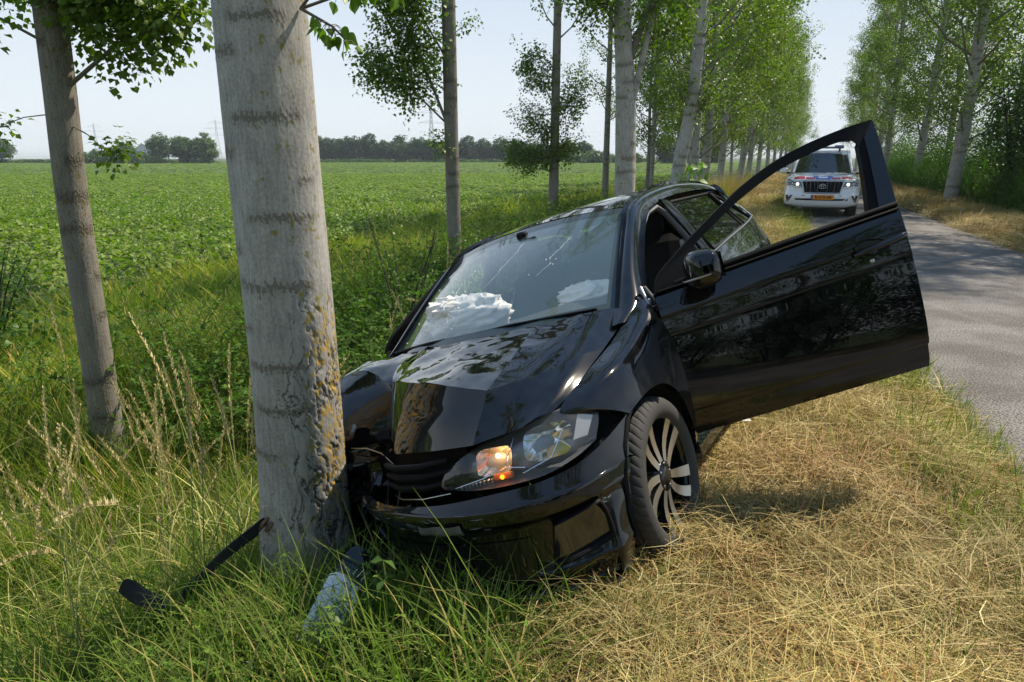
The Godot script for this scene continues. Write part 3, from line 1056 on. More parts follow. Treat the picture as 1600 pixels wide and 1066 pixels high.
	mb.grid(sub_grid(tg, [Vector2(.12, .05), Vector2(.88, .05), Vector2(.84, .235), Vector2(.16, .235)], 10, 4, -.006), true)
	part("rear_window", mb.build(), tint, car)

	# --- floor, arch liners, bulkhead
	mb = MB.new()
	mb.box(Vector3(0, .24, -1.3), Vector3(1.5, .06, 3.7), .02)
	mb.box(Vector3(0, .45, -.02), Vector3(1.12, .5, .5), .03)
	mb.box(Vector3(0, .72, -.35), Vector3(1.36, .46, .04), .01)
	part("floor_pan", mb.build(), dark, car)
	for e in [[1.0, 0.0], [-1.0, 0.0], [1.0, -2.548], [-1.0, -2.548]]:
		mb = MB.new()
		var lr := []
		for k in 2:
			var row := PackedVector3Array()
			for i in 13:
				var a := PI * i / 12.0 * 1.1 - 0.16
				row.append(Vector3(e[0] * (.845 if k == 0 else .56), .31 + .385 * sin(a), e[1] + .385 * cos(a)))
			lr.append(row)
		mb.grid(lr)
		part("arch_liner", mb.build(), mat("liner_felt", lin(0.01, 0.01, 0.01), 0.95), car)

	# --- cabin
	mb = MB.new()
	mb.grid(smoothed(ctl(5, [.66, .95, -.30, .34, .962, -.16, 0, .965, -.10, -.34, .962, -.16, -.66, .95, -.30,
		.67, .965, -.60, .34, 1.0, -.52, 0, .985, -.50, -.34, .985, -.52, -.67, .965, -.60,
		.67, .93, -.70, .34, .96, -.68, 0, .94, -.66, -.34, .94, -.68, -.67, .93, -.70,
		.66, .60, -.66, .34, .60, -.64, 0, .58, -.62, -.34, .60, -.64, -.66, .60, -.66]), 4, 5), true)
	part("dashboard", mb.build(), mat("dash_plastic", lin(0.020, 0.020, 0.021), 0.7), car)
	for sgn in [1.0, -1.0]:
		for zz in [-1.18, -2.05]:
			mb = MB.new()
			mb.box(Vector3(sgn * .36, .52, zz), Vector3(.50, .18, .52), .06)
			var tilt := Basis(Vector3.RIGHT, -0.32)
			mb.box(Vector3(sgn * .36, .86, zz - .34), Vector3(.48, .66, .15), .06, tilt)
			var seat := part("seat", mb.build(), cloth, car)
			mb = MB.new()
			mb.box(Vector3(sgn * .36, 1.245, zz - .475), Vector3(.27, .17, .11), .045, tilt)
			part("headrest", mb.build(), cloth, seat)
	mb = MB.new()
	var wheel_c := Vector3(.36, .94, -.78)
	var wb := Basis(Vector3.RIGHT, 0.42)
	var lp := []
	var lr2 := []
	for i in 25:
		var a := TAU * i / 24
		lp.append(wheel_c + wb * Vector3(cos(a) * .185, sin(a) * .185, 0))
		lr2.append(.016)
	mb.tube(lp, lr2, 8)
	mb.box(wheel_c, Vector3(.34, .035, .03), .01, wb)
	mb.box(wheel_c, Vector3(.13, .13, .06), .02, wb)
	mb.tube([wheel_c, wheel_c + Vector3(0, -.06, .18)], [.03, .04], 8)
	part("steering_wheel", mb.build(), dark, car)
	mb = MB.new()
	mb.box(Vector3(.0, 1.335, -.80), Vector3(.24, .075, .03), .012, Basis(Vector3.UP, -0.15))
	mb.box(Vector3(.0, 1.385, -.84), Vector3(.06, .06, .05), .012)
	part("interior_mirror", mb.build(), dark, car)
	# airbags, fallen in
	var bagm := mat("airbag_cloth", lin(0.80, 0.79, 0.75), 0.85)
	bagm.normal_enabled = true
	bagm.normal_texture = noise_tex(FastNoiseLite.TYPE_SIMPLEX, 0.02, 256, 4, 5, [], true, 5.0)
	part("airbag", crumpled_bag(Vector3(-.20, 1.075, -.43), Vector3(.27, .125, .14), Basis(Vector3.UP, 0.25) * Basis(Vector3.BACK, -0.12), 3), bagm, car)
	part("airbag", crumpled_bag(Vector3(.36, 1.0, -.70), Vector3(.20, .085, .09), Basis(Vector3.RIGHT, 0.3), 9), bagm, car)
	mb = MB.new()
	mb.tube([Vector3(.60, .75, -1.30), Vector3(.66, .95, -1.36), Vector3(.67, 1.12, -1.39)], [.02, .022, .02], 4)
	part("seat_belt", mb.build(), mat("belt", lin(0.03, 0.03, 0.032), 0.8), car)
	mb = MB.new()
	mb.box(Vector3(.675, 1.10, -1.375), Vector3(.03, .07, .04), .008)
	part("belt_anchor", mb.build(), mat("pale_plastic", lin(0.4, 0.4, 0.4), 0.5), car)

	# --- wheels
	var first: Node3D = null
	for e in [[1.0, 0.0], [-1.0, 0.0], [1.0, -2.548], [-1.0, -2.548]]:
		var w: Node3D
		if first == null:
			w = make_wheel(car)
			first = w
		else:
			w = first.duplicate()
			w.name = "wheel"
			car.add_child(w, true)
		w.transform = Transform3D(Basis(Vector3.UP, 0.0 if e[0] > 0 else PI) * Basis(Vector3.RIGHT, 0.35), Vector3(e[0] * .75, .315, e[1]))

func mirrored_dense(rows: Array) -> Array:
	var out := []
	for r in rows:
		var e := PackedVector3Array()
		for p in r: e.append(Vector3(-p.x, p.y, p.z))
		out.append(e)
	return out

func crumpled_bag(o: Vector3, s: Vector3, bs: Basis, sd: int) -> ArrayMesh:
	var b := MB.new()
	var rows := []
	for j in 25:
		var row := PackedVector3Array()
		for i in 41:
			var th := PI * j / 24.0
			var ph := TAU * i / 40.0
			var d := Vector3(sin(th) * cos(ph), cos(th), sin(th) * sin(ph))
			var r := 1.0 - 0.26 * absf(nz.get_noise_3d(d.x * 150.0 + sd * 50, d.y * 150.0, d.z * 150.0)) * 2.0 - 0.11 * absf(nz.get_noise_3d(d.x * 420.0 + sd, d.y * 380.0, d.z * 380.0)) * 2.0 + 0.25 * nz.get_noise_3d(d.x * 60.0, d.y * 60.0 + sd * 9, d.z * 60.0)
			row.append(o + bs * (Vector3(signf(d.x) * pow(absf(d.x), 0.8), d.y, d.z) * s * r))
		rows.append(row)
	b.grid(rows)
	return b.build()

# a front door about its hinge: z runs forwards, off is outwards
func make_door(car: Node3D, xf: Transform3D, flip: bool) -> void:
	var paint := car_paint()
	var dark := mat("black_plastic", Color.BLACK)
	var gloss := mat("gloss_black_trim", Color.BLACK)
	var root := Node3D.new()
	root.name = "front_door"
	root.transform = xf
	car.add_child(root, true)
	var sx := -1.0 if flip else 1.0
	var lv := [[.985, 1.066, .006, 1.085], [.955, 1.036, .028, 1.078], [.915, .985, .048, 1.072], [.882, .945, .060, 1.070], [.872, .933, .056, 1.070], [.80, .86, .064, 1.072], [.785, .842, .061, 1.072], [.70, .72, .067, 1.072], [.56, .57, .068, 1.070], [.455, .475, .062, 1.066], [.440, .458, .052, 1.064], [.38, .40, .046, 1.062], [.335, .36, .034, 1.060]]
	var rows := []
	for e in lv:
		var row := []
		for i in 9:
			var f := i / 8.0
			row.append(Vector3(sx * (e[2] + .006 * sin(PI * f)), lerpf(e[0], e[1], f), -lerpf(.0, e[3], f)))
		rows.append(row)
	var g := smoothed(rows, 3, 4)
	part("door_skin", panel(g, flip, 0.025).build(), paint, root)
	var b := MB.new()
	var inner := []
	for e in lv:
		var row := []
		for i in 5:
			var f := i / 4.0
			row.append(Vector3(sx * (-.07 + e[2] * .3), lerpf(e[0], e[1], f) * .985, -lerpf(.02, e[3] - .02, f)))
		inner.append(row)
	b.grid(cr_grid(inner, 3, 2), not flip)
	part("door_card", b.build(), dark, root)
	for k in 2:
		b = MB.new()
		var r1 := []
		var r2 := []
		for j in lv.size():
			var i := 0 if k == 0 else 8
			r1.append(rows[j][i])
			r2.append(inner[j][0 if k == 0 else 4])
		b.grid([r1, r2])
		part("door_end", b.build(), paint, root)
	b = MB.new()
	b.grid([rows[12], [inner[12][0], inner[12][0].lerp(inner[12][1], .5), inner[12][1], inner[12][1].lerp(inner[12][2], .5), inner[12][2], inner[12][2].lerp(inner[12][3], .5), inner[12][3], inner[12][3].lerp(inner[12][4], .5), inner[12][4]]])
	part("door_end", b.build(), paint, root)
	# window frame: outer and inner line (along the door, height)
	var lean := func(y: float) -> float: return -(y - 1.0) * .50
	var top := [Vector2(.0, .975), Vector2(.035, 1.046), Vector2(.13, 1.110), Vector2(.232, 1.171), Vector2(.42, 1.273), Vector2(.537, 1.330), Vector2(.697, 1.388), Vector2(.866, 1.425), Vector2(1.024, 1.443), Vector2(1.10, 1.446), Vector2(1.155, 1.446)]
	var bot := [Vector2(.215, 1.10), Vector2(.23, 1.128), Vector2(.265, 1.150), Vector2(.305, 1.172), Vector2(.433, 1.240), Vector2(.543, 1.289), Vector2(.678, 1.338), Vector2(.80, 1.366), Vector2(.919, 1.384), Vector2(1.0, 1.390), Vector2(1.041, 1.380)]
	var d3 := func(p: Vector2, off: float) -> Vector3: return Vector3(sx * (lean.call(p.y) + off), p.y, -p.x)
	b = MB.new()
	var to := cr_line2(top, 3)
	var bo := cr_line2(bot, 3)
	var fr := [[], [], [], [], []]
	for i in to.size():
		fr[0].append(d3.call(to[i], .0))
		fr[1].append(d3.call(to[i], .022))
		fr[2].append(d3.call(bo[i], .014))
		fr[3].append(d3.call(bo[i], -.02))
		fr[4].append(d3.call(to[i], .0))
	for k in 4: b.grid([fr[k], fr[k + 1]], flip)
	part("window_frame", b.build(), dark, root)
	# rear upright of the frame, with its glossy cover
	b = MB.new()
	var up_o := [Vector2(1.155, 1.446), Vector2(1.138, 1.33), Vector2(1.112, 1.20), Vector2(1.086, 1.07)]
	var up_i := [Vector2(1.056, 1.350), Vector2(1.036, 1.27), Vector2(1.003, 1.16), Vector2(.969, 1.058)]
	fr = [[], [], [], [], []]
	for i in 4:
		fr[0].append(d3.call(up_o[i], -.004))
		fr[1].append(d3.call(up_o[i], .026))
		fr[2].append(d3.call(up_i[i], .018))
		fr[3].append(d3.call(up_i[i], -.02))
		fr[4].append(d3.call(up_o[i], -.004))
	for k in 4: b.grid([fr[k], fr[k + 1]], not flip)
	b.grid([[fr[1][0], d3.call(Vector2(1.10, 1.446), .022)], [fr[2][0], d3.call(Vector2(1.041, 1.380), .014)]], flip)
	part("window_frame", b.build(), dark, root)
	b = MB.new()
	var c_o := []
	var c_i := []
	for i in 4:
		c_o.append(d3.call(up_o[i] + Vector2(.001, 0), .030))
		c_i.append(d3.call(up_o[i].lerp(up_i[i], .66) + Vector2(0, -.005), .028))
	b.grid([c_o, c_i], not flip)
	part("pillar_cover", b.build(), gloss, root)
	# sealing strip at the foot of the window
	b = MB.new()
	b.tube([Vector3(sx * .012, 1.000, -.10), Vector3(sx * .012, 1.024, -.35), Vector3(sx * .012, 1.048, -.70), Vector3(sx * .012, 1.070, -1.075)], [.012, .013, .013, .012], 8)
	b.tube([Vector3(sx * .028, .985, -.02), Vector3(sx * .03, 1.004, -.35), Vector3(sx * .03, 1.028, -.70), Vector3(sx * .03, 1.052, -1.07)], [.006, .006, .006, .006], 6)
	part("window_seal", b.build(), dark, root)
	# mirror triangle and mirror
	b = MB.new()
	b.grid([[d3.call(Vector2(.0, .985), .016), d3.call(Vector2(.035, 1.044), .018), d3.call(Vector2(.13, 1.105), .016), d3.call(Vector2(.235, 1.13), .012)], [d3.call(Vector2(.0, .98), .02), d3.call(Vector2(.06, .985), .02), d3.call(Vector2(.16, .99), .02), d3.call(Vector2(.27, 1.005), .018)]], flip)
	part("mirror_triangle", b.build(), dark, root)
	# handle over its cup
	b = MB.new()
	var cup := []
	for j in 6:
		var row := PackedVector3Array()
		var f := 1.0 - j / 5.0
		for i in 25:
			var a := TAU * i / 24
			row.append(Vector3(sx * (.0695 - .030 * (1.0 - f * f)), .930 + .034 * f * sin(a) + .010 * f * cos(a), -.915 + .072 * f * cos(a)))
		cup.append(row)
	b.grid(cup)
	part("handle_cup", b.build(), mat("handle_cup", lin(0.002, 0.002, 0.002), 0.6), root)
	b = MB.new()
	b.tube([Vector3(sx * .068, .912, -.838), Vector3(sx * .087, .920, -.875), Vector3(sx * .093, .930, -.94), Vector3(sx * .090, .940, -1.01), Vector3(sx * .072, .946, -1.058)], [.008, .012, .014, .013, .009], 8)
	part("door_handle", b.build(), paint, root)
	b = MB.new()
	b.lathe([Vector2(.001, .004), Vector2(.008, .003), Vector2(.010, 0)], Vector3(sx * .067, .872, -.905), Vector3(sx, 0, 0), 12)
	part("lock_barrel", b.build(), mat("chrome", Color.WHITE), root)
	if flip: return
	b = MB.new()
	var ring_rows := []
	var prof := [[.045, .35], [.055, .62], [.085, .86], [.13, 1.0], [.18, 1.0], [.225, .88], [.247, .62], [.255, .2]]
	for p in prof:
		var row := PackedVector3Array()
		for i in 25:
			var a := TAU * i / 24
			var cz := cos(a)
			var sy := sin(a)
			row.append(Vector3(sx * p[0], 1.045 + .078 * p[1] * signf(sy) * pow(absf(sy), .75), -.185 + .06 * p[1] * signf(cz) * pow(absf(cz), .7) - (.02 if cz < 0 else 0.0)))
		ring_rows.append(row)
	b.grid(ring_rows, not flip)
	var mir := part("door_mirror", b.build(), paint, root)
	b = MB.new()
	b.grid([[Vector3(sx * .075, 1.10, -.27), Vector3(sx * .225, 1.095, -.265)], [Vector3(sx * .075, .99, -.27), Vector3(sx * .225, .995, -.265)]])
	part("mirror_glass", b.build(), mat("mirror_silver", lin(0.8, 0.8, 0.8), 0.02, 1.0), mir)
	b = MB.new()
	b.tube([Vector3(sx * .10, 1.005, -.118), Vector3(sx * .18, 1.010, -.112), Vector3(sx * .245, 1.018, -.140), Vector3(sx * .26, 1.022, -.20)], [.003, .0045, .0045, .003], 6)
	part("mirror_indicator", b.build(), mat("clear_plastic", lin(0.35, 0.33, 0.30), 0.15), mir)
	b = MB.new()
	b.tube([Vector3(sx * .01, 1.0, -.17), Vector3(sx * .06, .99, -.18), Vector3(sx * .11, 1.005, -.185)], [.03, .026, .03], 8)
	part("mirror_foot", b.build(), dark, mir)

func cr_line2(p: Array, sub: int) -> Array:
	var q := []
	for a in p: q.append(Vector3(a.x, a.y, 0))
	var o := []
	for a in cr_line(q, sub): o.append(Vector2(a.x, a.y))
	return o

# wheel about its hub, outer face towards +x
func make_wheel(car: Node3D) -> Node3D:
	var root := Node3D.new()
	root.name = "wheel"
	car.add_child(root, true)
	var rub := mat("tyre_rubber", lin(0.040, 0.037, 0.034), 0.8)
	var ax := Vector3(1, 0, 0)
	# tread: three grooves round it and cuts across the blocks, all in the shape
	var prof := [[.225, .085, 0.0], [.235, .100, 0.0], [.252, .108, 0.0], [.262, .1095, 0.0], [.275, .110, 0.0], [.292, .105, .3], [.303, .096, 1.0], [.310, .086, 1.0], [.3130, .076, 1.0], [.3148, .066, 1.0]]
	for gx in [.052, .010, -.040]:
		prof.append_array([[.3155, gx + .012, .8], [.3155, gx + .0060, .5], [.3072, gx + .0050, 0.0], [.3072, gx - .0050, 0.0], [.3155, gx - .0060, .5], [.3155, gx - .012, .8]])
	prof.append_array([[.3148, -.062, 1.0], [.3130, -.076, 1.0], [.307, -.092, .8], [.295, -.104, 0.0], [.275, -.110, 0.0], [.25, -.106, 0.0], [.225, -.085, 0.0]])
	var b := MB.new()
	var trows := []
	for e in prof:
		var row := PackedVector3Array()
		for k in 261:
			var ph := k % 5
			var skew: float = e[1] * 2.2
			var a: float = TAU * (floorf(k / 5.0) + [0.0, .035, .095, .13, .56][ph]) / 52.0 + skew
			var r: float = e[0] - (.0055 * e[2] if ph == 1 or ph == 2 else 0.0)
			row.append(Vector3(e[1], r * cos(a), r * sin(a)))
		trows.append(row)
	b.grid(trows, true)
	part("tyre", b.build(), rub, root)
	var satin := mat("machined_alloy", lin(0.50, 0.47, 0.42), 0.30, 0.85)
	var blk := mat("gloss_black_trim", Color.BLACK)
	b = MB.new()
	b.lathe([Vector2(.232, .095), Vector2(.240, .098), Vector2(.243, .092), Vector2(.232, .078), Vector2(.218, .06), Vector2(.212, -.08), Vector2(.228, -.095)], Vector3.ZERO, ax, 48)
	var rim := part("rim", b.build(), blk, root)
	b = MB.new()
	b.lathe([Vector2(.001, .0), Vector2(.14, .0), Vector2(.14, -.02)], Vector3(.0, 0, 0), ax, 32, true)
	part("brake_disc", b.build(), mat("brake_disc", lin(0.08, 0.075, 0.07), 0.5, 0.6), root)
	b = MB.new()
	b.lathe([Vector2(.001, -.03), Vector2(.22, -.03)], Vector3.ZERO, ax, 32, true)
	part("wheel_back", b.build(), mat("liner_felt", Color.BLACK), root)
	for k in 5:
		for e in [-1.0, 1.0]:
			var sgn: float = e
			var a0 := TAU * k / 5.0
			var q := Basis(ax, a0)
			var sp := MB.new()
			var l1 := []
			var l2 := []
			var l3 := []
			var l4 := []
			for i in 6:
				var f := i / 5.0
				var r := lerpf(.045, .234, f)
				var th := sgn * lerpf(.30, .19, f) + .10 * f * f
				var wdt := lerpf(.014, .024, f) / r * .98
				var xx := lerpf(.078, .092, f) - .014 * sin(PI * f)
				l1.append(q * Vector3(xx, r * cos(th - wdt), r * sin(th - wdt)))
				l2.append(q * Vector3(xx, r * cos(th + wdt), r * sin(th + wdt)))
				l3.append(q * Vector3(xx - .045, r * cos(th + wdt * 1.5), r * sin(th + wdt * 1.5)))
				l4.append(q * Vector3(xx - .045, r * cos(th - wdt * 1.5), r * sin(th - wdt * 1.5)))
			sp.grid([l1, l2])
			part("spoke", sp.build(), satin, rim)
			sp = MB.new()
			sp.grid([l2, l3])
			sp.grid([l4, l1])
			part("spoke_flank", sp.build(), blk, rim)
	b = MB.new()
	b.lathe([Vector2(.001, .086), Vector2(.028, .086), Vector2(.033, .082), Vector2(.06, .076), Vector2(.065, .05), Vector2(.08, .02)], Vector3.ZERO, ax, 24, true)
	part("hub_cap", b.build(), blk, rim)
	for k in 5:
		b = MB.new()
		var a := TAU * (k + .5) / 5.0
		b.lathe([Vector2(.001, .012), Vector2(.007, .012), Vector2(.008, 0)], Vector3(.068, .048 * cos(a), .048 * sin(a)), ax, 8, true)
		part("wheel_bolt", b.build(), mat("bolt", lin(0.2, 0.2, 0.2), 0.4, 0.8), rim)
	return root

# ---------------------------------------------------------------- white off-roader on the road (x to its left, z forwards, origin on the ground under its nose)
func build_suv() -> void:
	var fwd := Vector3(-.375, 0, .927).normalized()
	var o := Vector3(8.28, .015, -18.65)
	var car := thing("police_car", "white off-road vehicle with red and blue bonnet stripes and an orange number plate", "car", Transform3D(Basis(Vector3.UP.cross(fwd), Vector3.UP, fwd), o))
	var white := mat("white_paint", lin(.78, .78, .77), .3)
	white.clearcoat_enabled = true
	white.clearcoat = 1.0
	white.clearcoat_roughness = .03
	var dark := mat("black_plastic", Color.BLACK)
	var chrome := mat("chrome", Color.WHITE)
	var glass := mat("suv_glass", Color(.02, .03, .035, .8), .02)
	glass.transparency = BaseMaterial3D.TRANSPARENCY_ALPHA
	glass.metallic_specular = .8
	var xs := [.945, .90, .80, .62, .38, .16, 0.0, -.16, -.38, -.62, -.80, -.90, -.945]
	var zs := [-.62, -.34, -.17, -.075, -.025, -.005, 0.0, -.005, -.025, -.075, -.17, -.34, -.62]
	var rows := []
	for e in [[1.0, -.16, .95], [.955, -.10, .985], [.80, -.07, .995], [.66, -.03, 1.0], [.60, .02, 1.0], [.46, .02, 1.0], [.36, .0, .99], [.30, -.05, .975], [.27, -.14, .95]]:
		var row := []
		for k in xs.size(): row.append(Vector3(xs[k] * e[2], e[0] + (.03 if absf(xs[k]) > .7 and e[0] < .35 else 0.0), zs[k] + e[1]))
		rows.append(row)
	var f := smoothed(rows, 4, 3)
	part("front_bumper", panel(f, true, .02).build(), white, car)
	# place on the nose by x and y
	var on := func(x: float, y: float, off: float) -> Vector3:
		var best := Vector3.ZERO
		var bd := 1e9
		for r in f:
			for p in r:
				var d := absf(p.x - x) + absf(p.y - y)
				if d < bd:
					bd = d
					best = p
		return Vector3(x, y, best.z + off)
	var sheet := func(pts: Array, nx: int, ny: int, off: float) -> ArrayMesh:
		var g := []
		for j in ny + 1:
			var row := PackedVector3Array()
			for i in nx + 1:
				var p: Vector2 = pts[0].lerp(pts[1], float(i) / nx).lerp(pts[3].lerp(pts[2], float(i) / nx), float(j) / ny)
				row.append(on.call(p.x, p.y, off))
			g.append(row)
		var q := MB.new()
		q.grid(g, true)
		return q.build()
	# grille: dark mouth, chrome frame, seven broad bars
	var gr := part("radiator_grille", sheet.call([Vector2(.50, .955), Vector2(-.50, .955), Vector2(-.43, .675), Vector2(.43, .675)], 12, 4, .012), dark, car)
	var b := MB.new()
	var fr := []
	for p in [Vector2(.51, .962), Vector2(.25, .967), Vector2(0, .969), Vector2(-.25, .967), Vector2(-.51, .962), Vector2(-.435, .67), Vector2(-.2, .665), Vector2(.2, .665), Vector2(.435, .67), Vector2(.51, .962)]:
		fr.append(on.call(p.x, p.y, .03))
	b.tube(fr, [.014, .014, .014, .014, .014, .014, .014, .014, .014, .014], 6)
	part("grille_frame", b.build(), chrome, gr)
	for x in [-.40, -.31, -.20, -.125, .125, .20, .31, .40]:
		b = MB.new()
		var a: Vector3 = on.call(x, .95, .022)
		var c: Vector3 = on.call(x * .93, .68, .022)
		b.tube([a, a.lerp(c, .5), c], [.014, .014, .014], 4)
		part("grille_bar", b.build(), chrome, gr)
	# badge of three ovals
	b = MB.new()
	for e in [[.085, .062, .0], [.030, .058, .0], [.055, .022, .028]]:
		var lp := []
		var rd := []
		for i in 21:
			var an := TAU * i / 20
			lp.append(Vector3(cos(an) * e[0], .835 + e[2] + sin(an) * e[1], .005))
			rd.append(.009)
		b.tube(lp, rd, 5, false)
	part("badge", b.build(), chrome, gr)
	# headlamps
	for s in [1.0, -1.0]:
		var pts := [Vector2(.54 * s, .965), Vector2(.915 * s, .985), Vector2(.90 * s, .845), Vector2(.50 * s, .80)]
		var h := part("headlight", sheet.call(pts, 8, 4, .01), mat("suv_lamp", lin(.16, .17, .18), .08), car)
		b = MB.new()
		var l1: Array = [on.call(.52 * s, .815, .02), on.call(.62 * s, .80, .02), on.call(.76 * s, .835, .02), on.call(.89 * s, .86, .02)]
		b.tube(l1, [.014, .016, .016, .010], 6)
		part("daytime_strip", b.build(), mat("white_strip", lin(.85, .85, .83), .3), h)
		b = MB.new()
		b.lathe([Vector2(.001, .02), Vector2(.03, .018), Vector2(.045, 0)], on.call(.62 * s, .885, .015), Vector3(0, 0, 1), 16, true)
		var lit := mat("suv_lit_lamp", Color(1, 1, 1), .2)
		lit.emission_enabled = true
		lit.emission = Color(1, .98, .92)
		lit.emission_energy_multiplier = 1.1
		part("headlight_lamp", b.build(), lit, h)
		for k in 2:
			b = MB.new()
			b.lathe([Vector2(.001, .0), Vector2(.03, .012), Vector2(.04, .025)], on.call((.73 + .09 * k) * s, .905, .008), Vector3(0, 0, 1), 14)
			part("reflector_bowl", b.build(), chrome, h)
		# fog lamp pocket
		var fp := part("fog_light", sheet.call([Vector2(.72 * s, .595), Vector2(.89 * s, .60), Vector2(.87 * s, .42), Vector2(.84 * s, .42)], 5, 4, .008), dark, car)
		b = MB.new()
		b.lathe([Vector2(.001, .016), Vector2(.03, .012), Vector2(.035, 0)], on.call(.80 * s, .555, .012), Vector3(0, 0, 1), 14, true)
		part("fog_lens", b.build(), chrome, fp)
		part("parking_sensor", sheet.call([Vector2(.42 * s, .605), Vector2(.49 * s, .605), Vector2(.49 * s, .588), Vector2(.42 * s, .588)], 1, 1, .006), dark, car)
	part("lower_intake", sheet.call([Vector2(.66, .515), Vector2(-.66, .515), Vector2(-.64, .468), Vector2(.64, .468)], 12, 1, .007), dark, car)
	# number plate
	var pl := Node3D.new()
	pl.name = "number_plate"
	pl.position = Vector3(.02, .555, .045)
	car.add_child(pl)
	b = MB.new()
	b.box(Vector3.ZERO, Vector3(.56, .125, .012), .004)
	part("plate", b.build(), mat("orange_plate", lin(.75, .25, .008), .35), pl)
	b = MB.new()
	b.box(Vector3(-.258, 0, .002), Vector3(.044, .118, .012), .002)
	part("blue_band", b.build(), mat("plate_blue", lin(.03, .07, .40), .4), pl)
	var sf := SystemFont.new()
	sf.font_names = PackedStringArray(["Droid Sans"])
	sf.font_weight = 700
	var tm := TextMesh.new()
	tm.text = "K-975-KR"
	tm.font = sf
	tm.font_size = 32
	tm.pixel_size = .0031
	tm.depth = .003
	part("lettering", tm, mat("plate_black", lin(.01, .01, .01), .5), pl, Transform3D(Basis(), Vector3(.022, 0, .0085)))
	# bonnet and its stripes
	var hd := smoothed(ctl(7, [
		.72, 1.155, -1.20, .48, 1.175, -1.16, .22, 1.180, -1.13, 0, 1.175, -1.12, -.22, 1.180, -1.13, -.48, 1.175, -1.16, -.72, 1.155, -1.20,
		.80, 1.10, -.75, .52, 1.135, -.72, .24, 1.135, -.70, 0, 1.12, -.70, -.24, 1.135, -.70, -.52, 1.135, -.72, -.80, 1.10, -.75,
		.82, 1.03, -.40, .55, 1.075, -.34, .25, 1.075, -.30, 0, 1.065, -.29, -.25, 1.075, -.30, -.55, 1.075, -.34, -.82, 1.03, -.40,
		.80, .99, -.27, .54, 1.005, -.17, .25, 1.01, -.13, 0, 1.01, -.12, -.25, 1.01, -.13, -.54, 1.005, -.17, -.80, .99, -.27]), 5, 5)
	var bon := part("bonnet", panel(hd, true, .02).build(), white, car)
	var red := mat("red_stripe", lin(.50, .025, .05), .3)
	var blue := mat("blue_stripe", lin(.04, .07, .42), .3)
	for e in [[.06, .62, .22, .92, red, "red_stripe"], [.78, .62, .94, .92, red, "red_stripe"], [.235, .72, .36, .97, red, "red_stripe"], [.64, .72, .765, .97, red, "red_stripe"], [.37, .80, .63, .98, blue, "blue_stripe"], [.34, .55, .42, .78, blue, "blue_stripe"], [.58, .55, .66, .78, blue, "blue_stripe"]]:
		b = MB.new()
		b.grid(sub_grid(hd, [Vector2(e[0], e[1]), Vector2(e[2], e[1]), Vector2(e[2], e[3]), Vector2(e[0], e[3])], 6, 4, -.004), true)
		part(e[5], b.build(), e[4], bon)
	# wings, doors, cabin sides
	for s in [1.0, -1.0]:
		var flip: bool = s < 0
		var outer := [Vector3(.93, .62, -.50), Vector3(.90, .98, -.40), Vector3(.84, 1.04, -.42), Vector3(.83, 1.09, -.75), Vector3(.78, 1.15, -1.2), Vector3(.90, 1.02, -1.50), Vector3(.93, .75, -1.50), Vector3(.93, .40, -1.50)]
		var arch := [Vector3(.95, .62, -.55), Vector3(.95, .74, -.65), Vector3(.95, .81, -.80), Vector3(.95, .83, -.95), Vector3(.95, .80, -1.10), Vector3(.95, .72, -1.25), Vector3(.95, .60, -1.36), Vector3(.94, .40, -1.42)]
		var w := fan(outer, arch, [.1, .4, .8, 1, .8, .3, .1, 0])
		if flip: w = mirrored(w)
		part("front_wing", panel(smoothed(w, 4, 4), flip, .02).build(), white, car)
		var sd := ctl(4, [.84, 1.16, -1.30, .84, 1.17, -2.4, .83, 1.18, -3.6, .80, 1.18, -4.7, .93, 1.0, -1.48, .94, 1.0, -2.4, .94, 1.0, -3.6, .88, 1.0, -4.75, .94, .6, -1.48, .94, .6, -2.4, .95, .82, -3.7, .90, .6, -4.78, .91, .38, -1.48, .91, .38, -2.4, .94, .80, -3.7, .88, .42, -4.72])
		if flip: sd = mirrored(sd)
		part("body_side", panel(smoothed(sd, 5, 4), flip, .02).build(), white, car)
		var gl := ctl(3, [.66, 1.70, -1.85, .66, 1.72, -3.0, .64, 1.70, -4.4, .83, 1.18, -1.40, .83, 1.18, -3.0, .80, 1.18, -4.6])
		if flip: gl = mirrored(gl)
		b = MB.new()
		b.grid(cr_grid(gl, 4, 4), flip)
		part("side_window", b.build(), glass, car)
		b = MB.new()
		b.tube([Vector3(s * .76, 1.165, -1.22), Vector3(s * .70, 1.45, -1.56), Vector3(s * .645, 1.66, -1.83), Vector3(s * .66, 1.735, -2.3), Vector3(s * .66, 1.75, -3.2), Vector3(s * .64, 1.72, -4.5)], [.035, .036, .045, .05, .05, .05], 8)
		part("roof_rail", b.build(), white, car)
		# mirror: white shell with a black cap
		b = MB.new()
		b.box(Vector3(s * 1.02, 1.225, -1.42), Vector3(.22, .185, .12), .05)
		var mm := part("door_mirror", b.build(), white, car)
		b = MB.new()
		b.box(Vector3(s * 1.02, 1.325, -1.42), Vector3(.14, .03, .09), .012)
		b.tube([Vector3(s * .84, 1.15, -1.42), Vector3(s * .95, 1.16, -1.42)], [.035, .03], 6)
		part("mirror_cap", b.build(), dark, mm)
	var ws := smoothed(ctl(5, [.615, 1.64, -1.83, .32, 1.672, -1.77, 0, 1.68, -1.75, -.32, 1.672, -1.77, -.615, 1.64, -1.83, .735, 1.165, -1.22, .38, 1.18, -1.12, 0, 1.185, -1.09, -.38, 1.18, -1.12, -.735, 1.165, -1.22]), 5, 6)
	b = MB.new()
	b.grid(ws, true)
	var scr := part("windscreen", b.build(), glass, car)
	b = MB.new()
	b.box(Vector3(0, 1.60, -1.80), Vector3(.26, .07, .03), .01)
	part("interior_mirror", b.build(), dark, scr)
	b = MB.new()
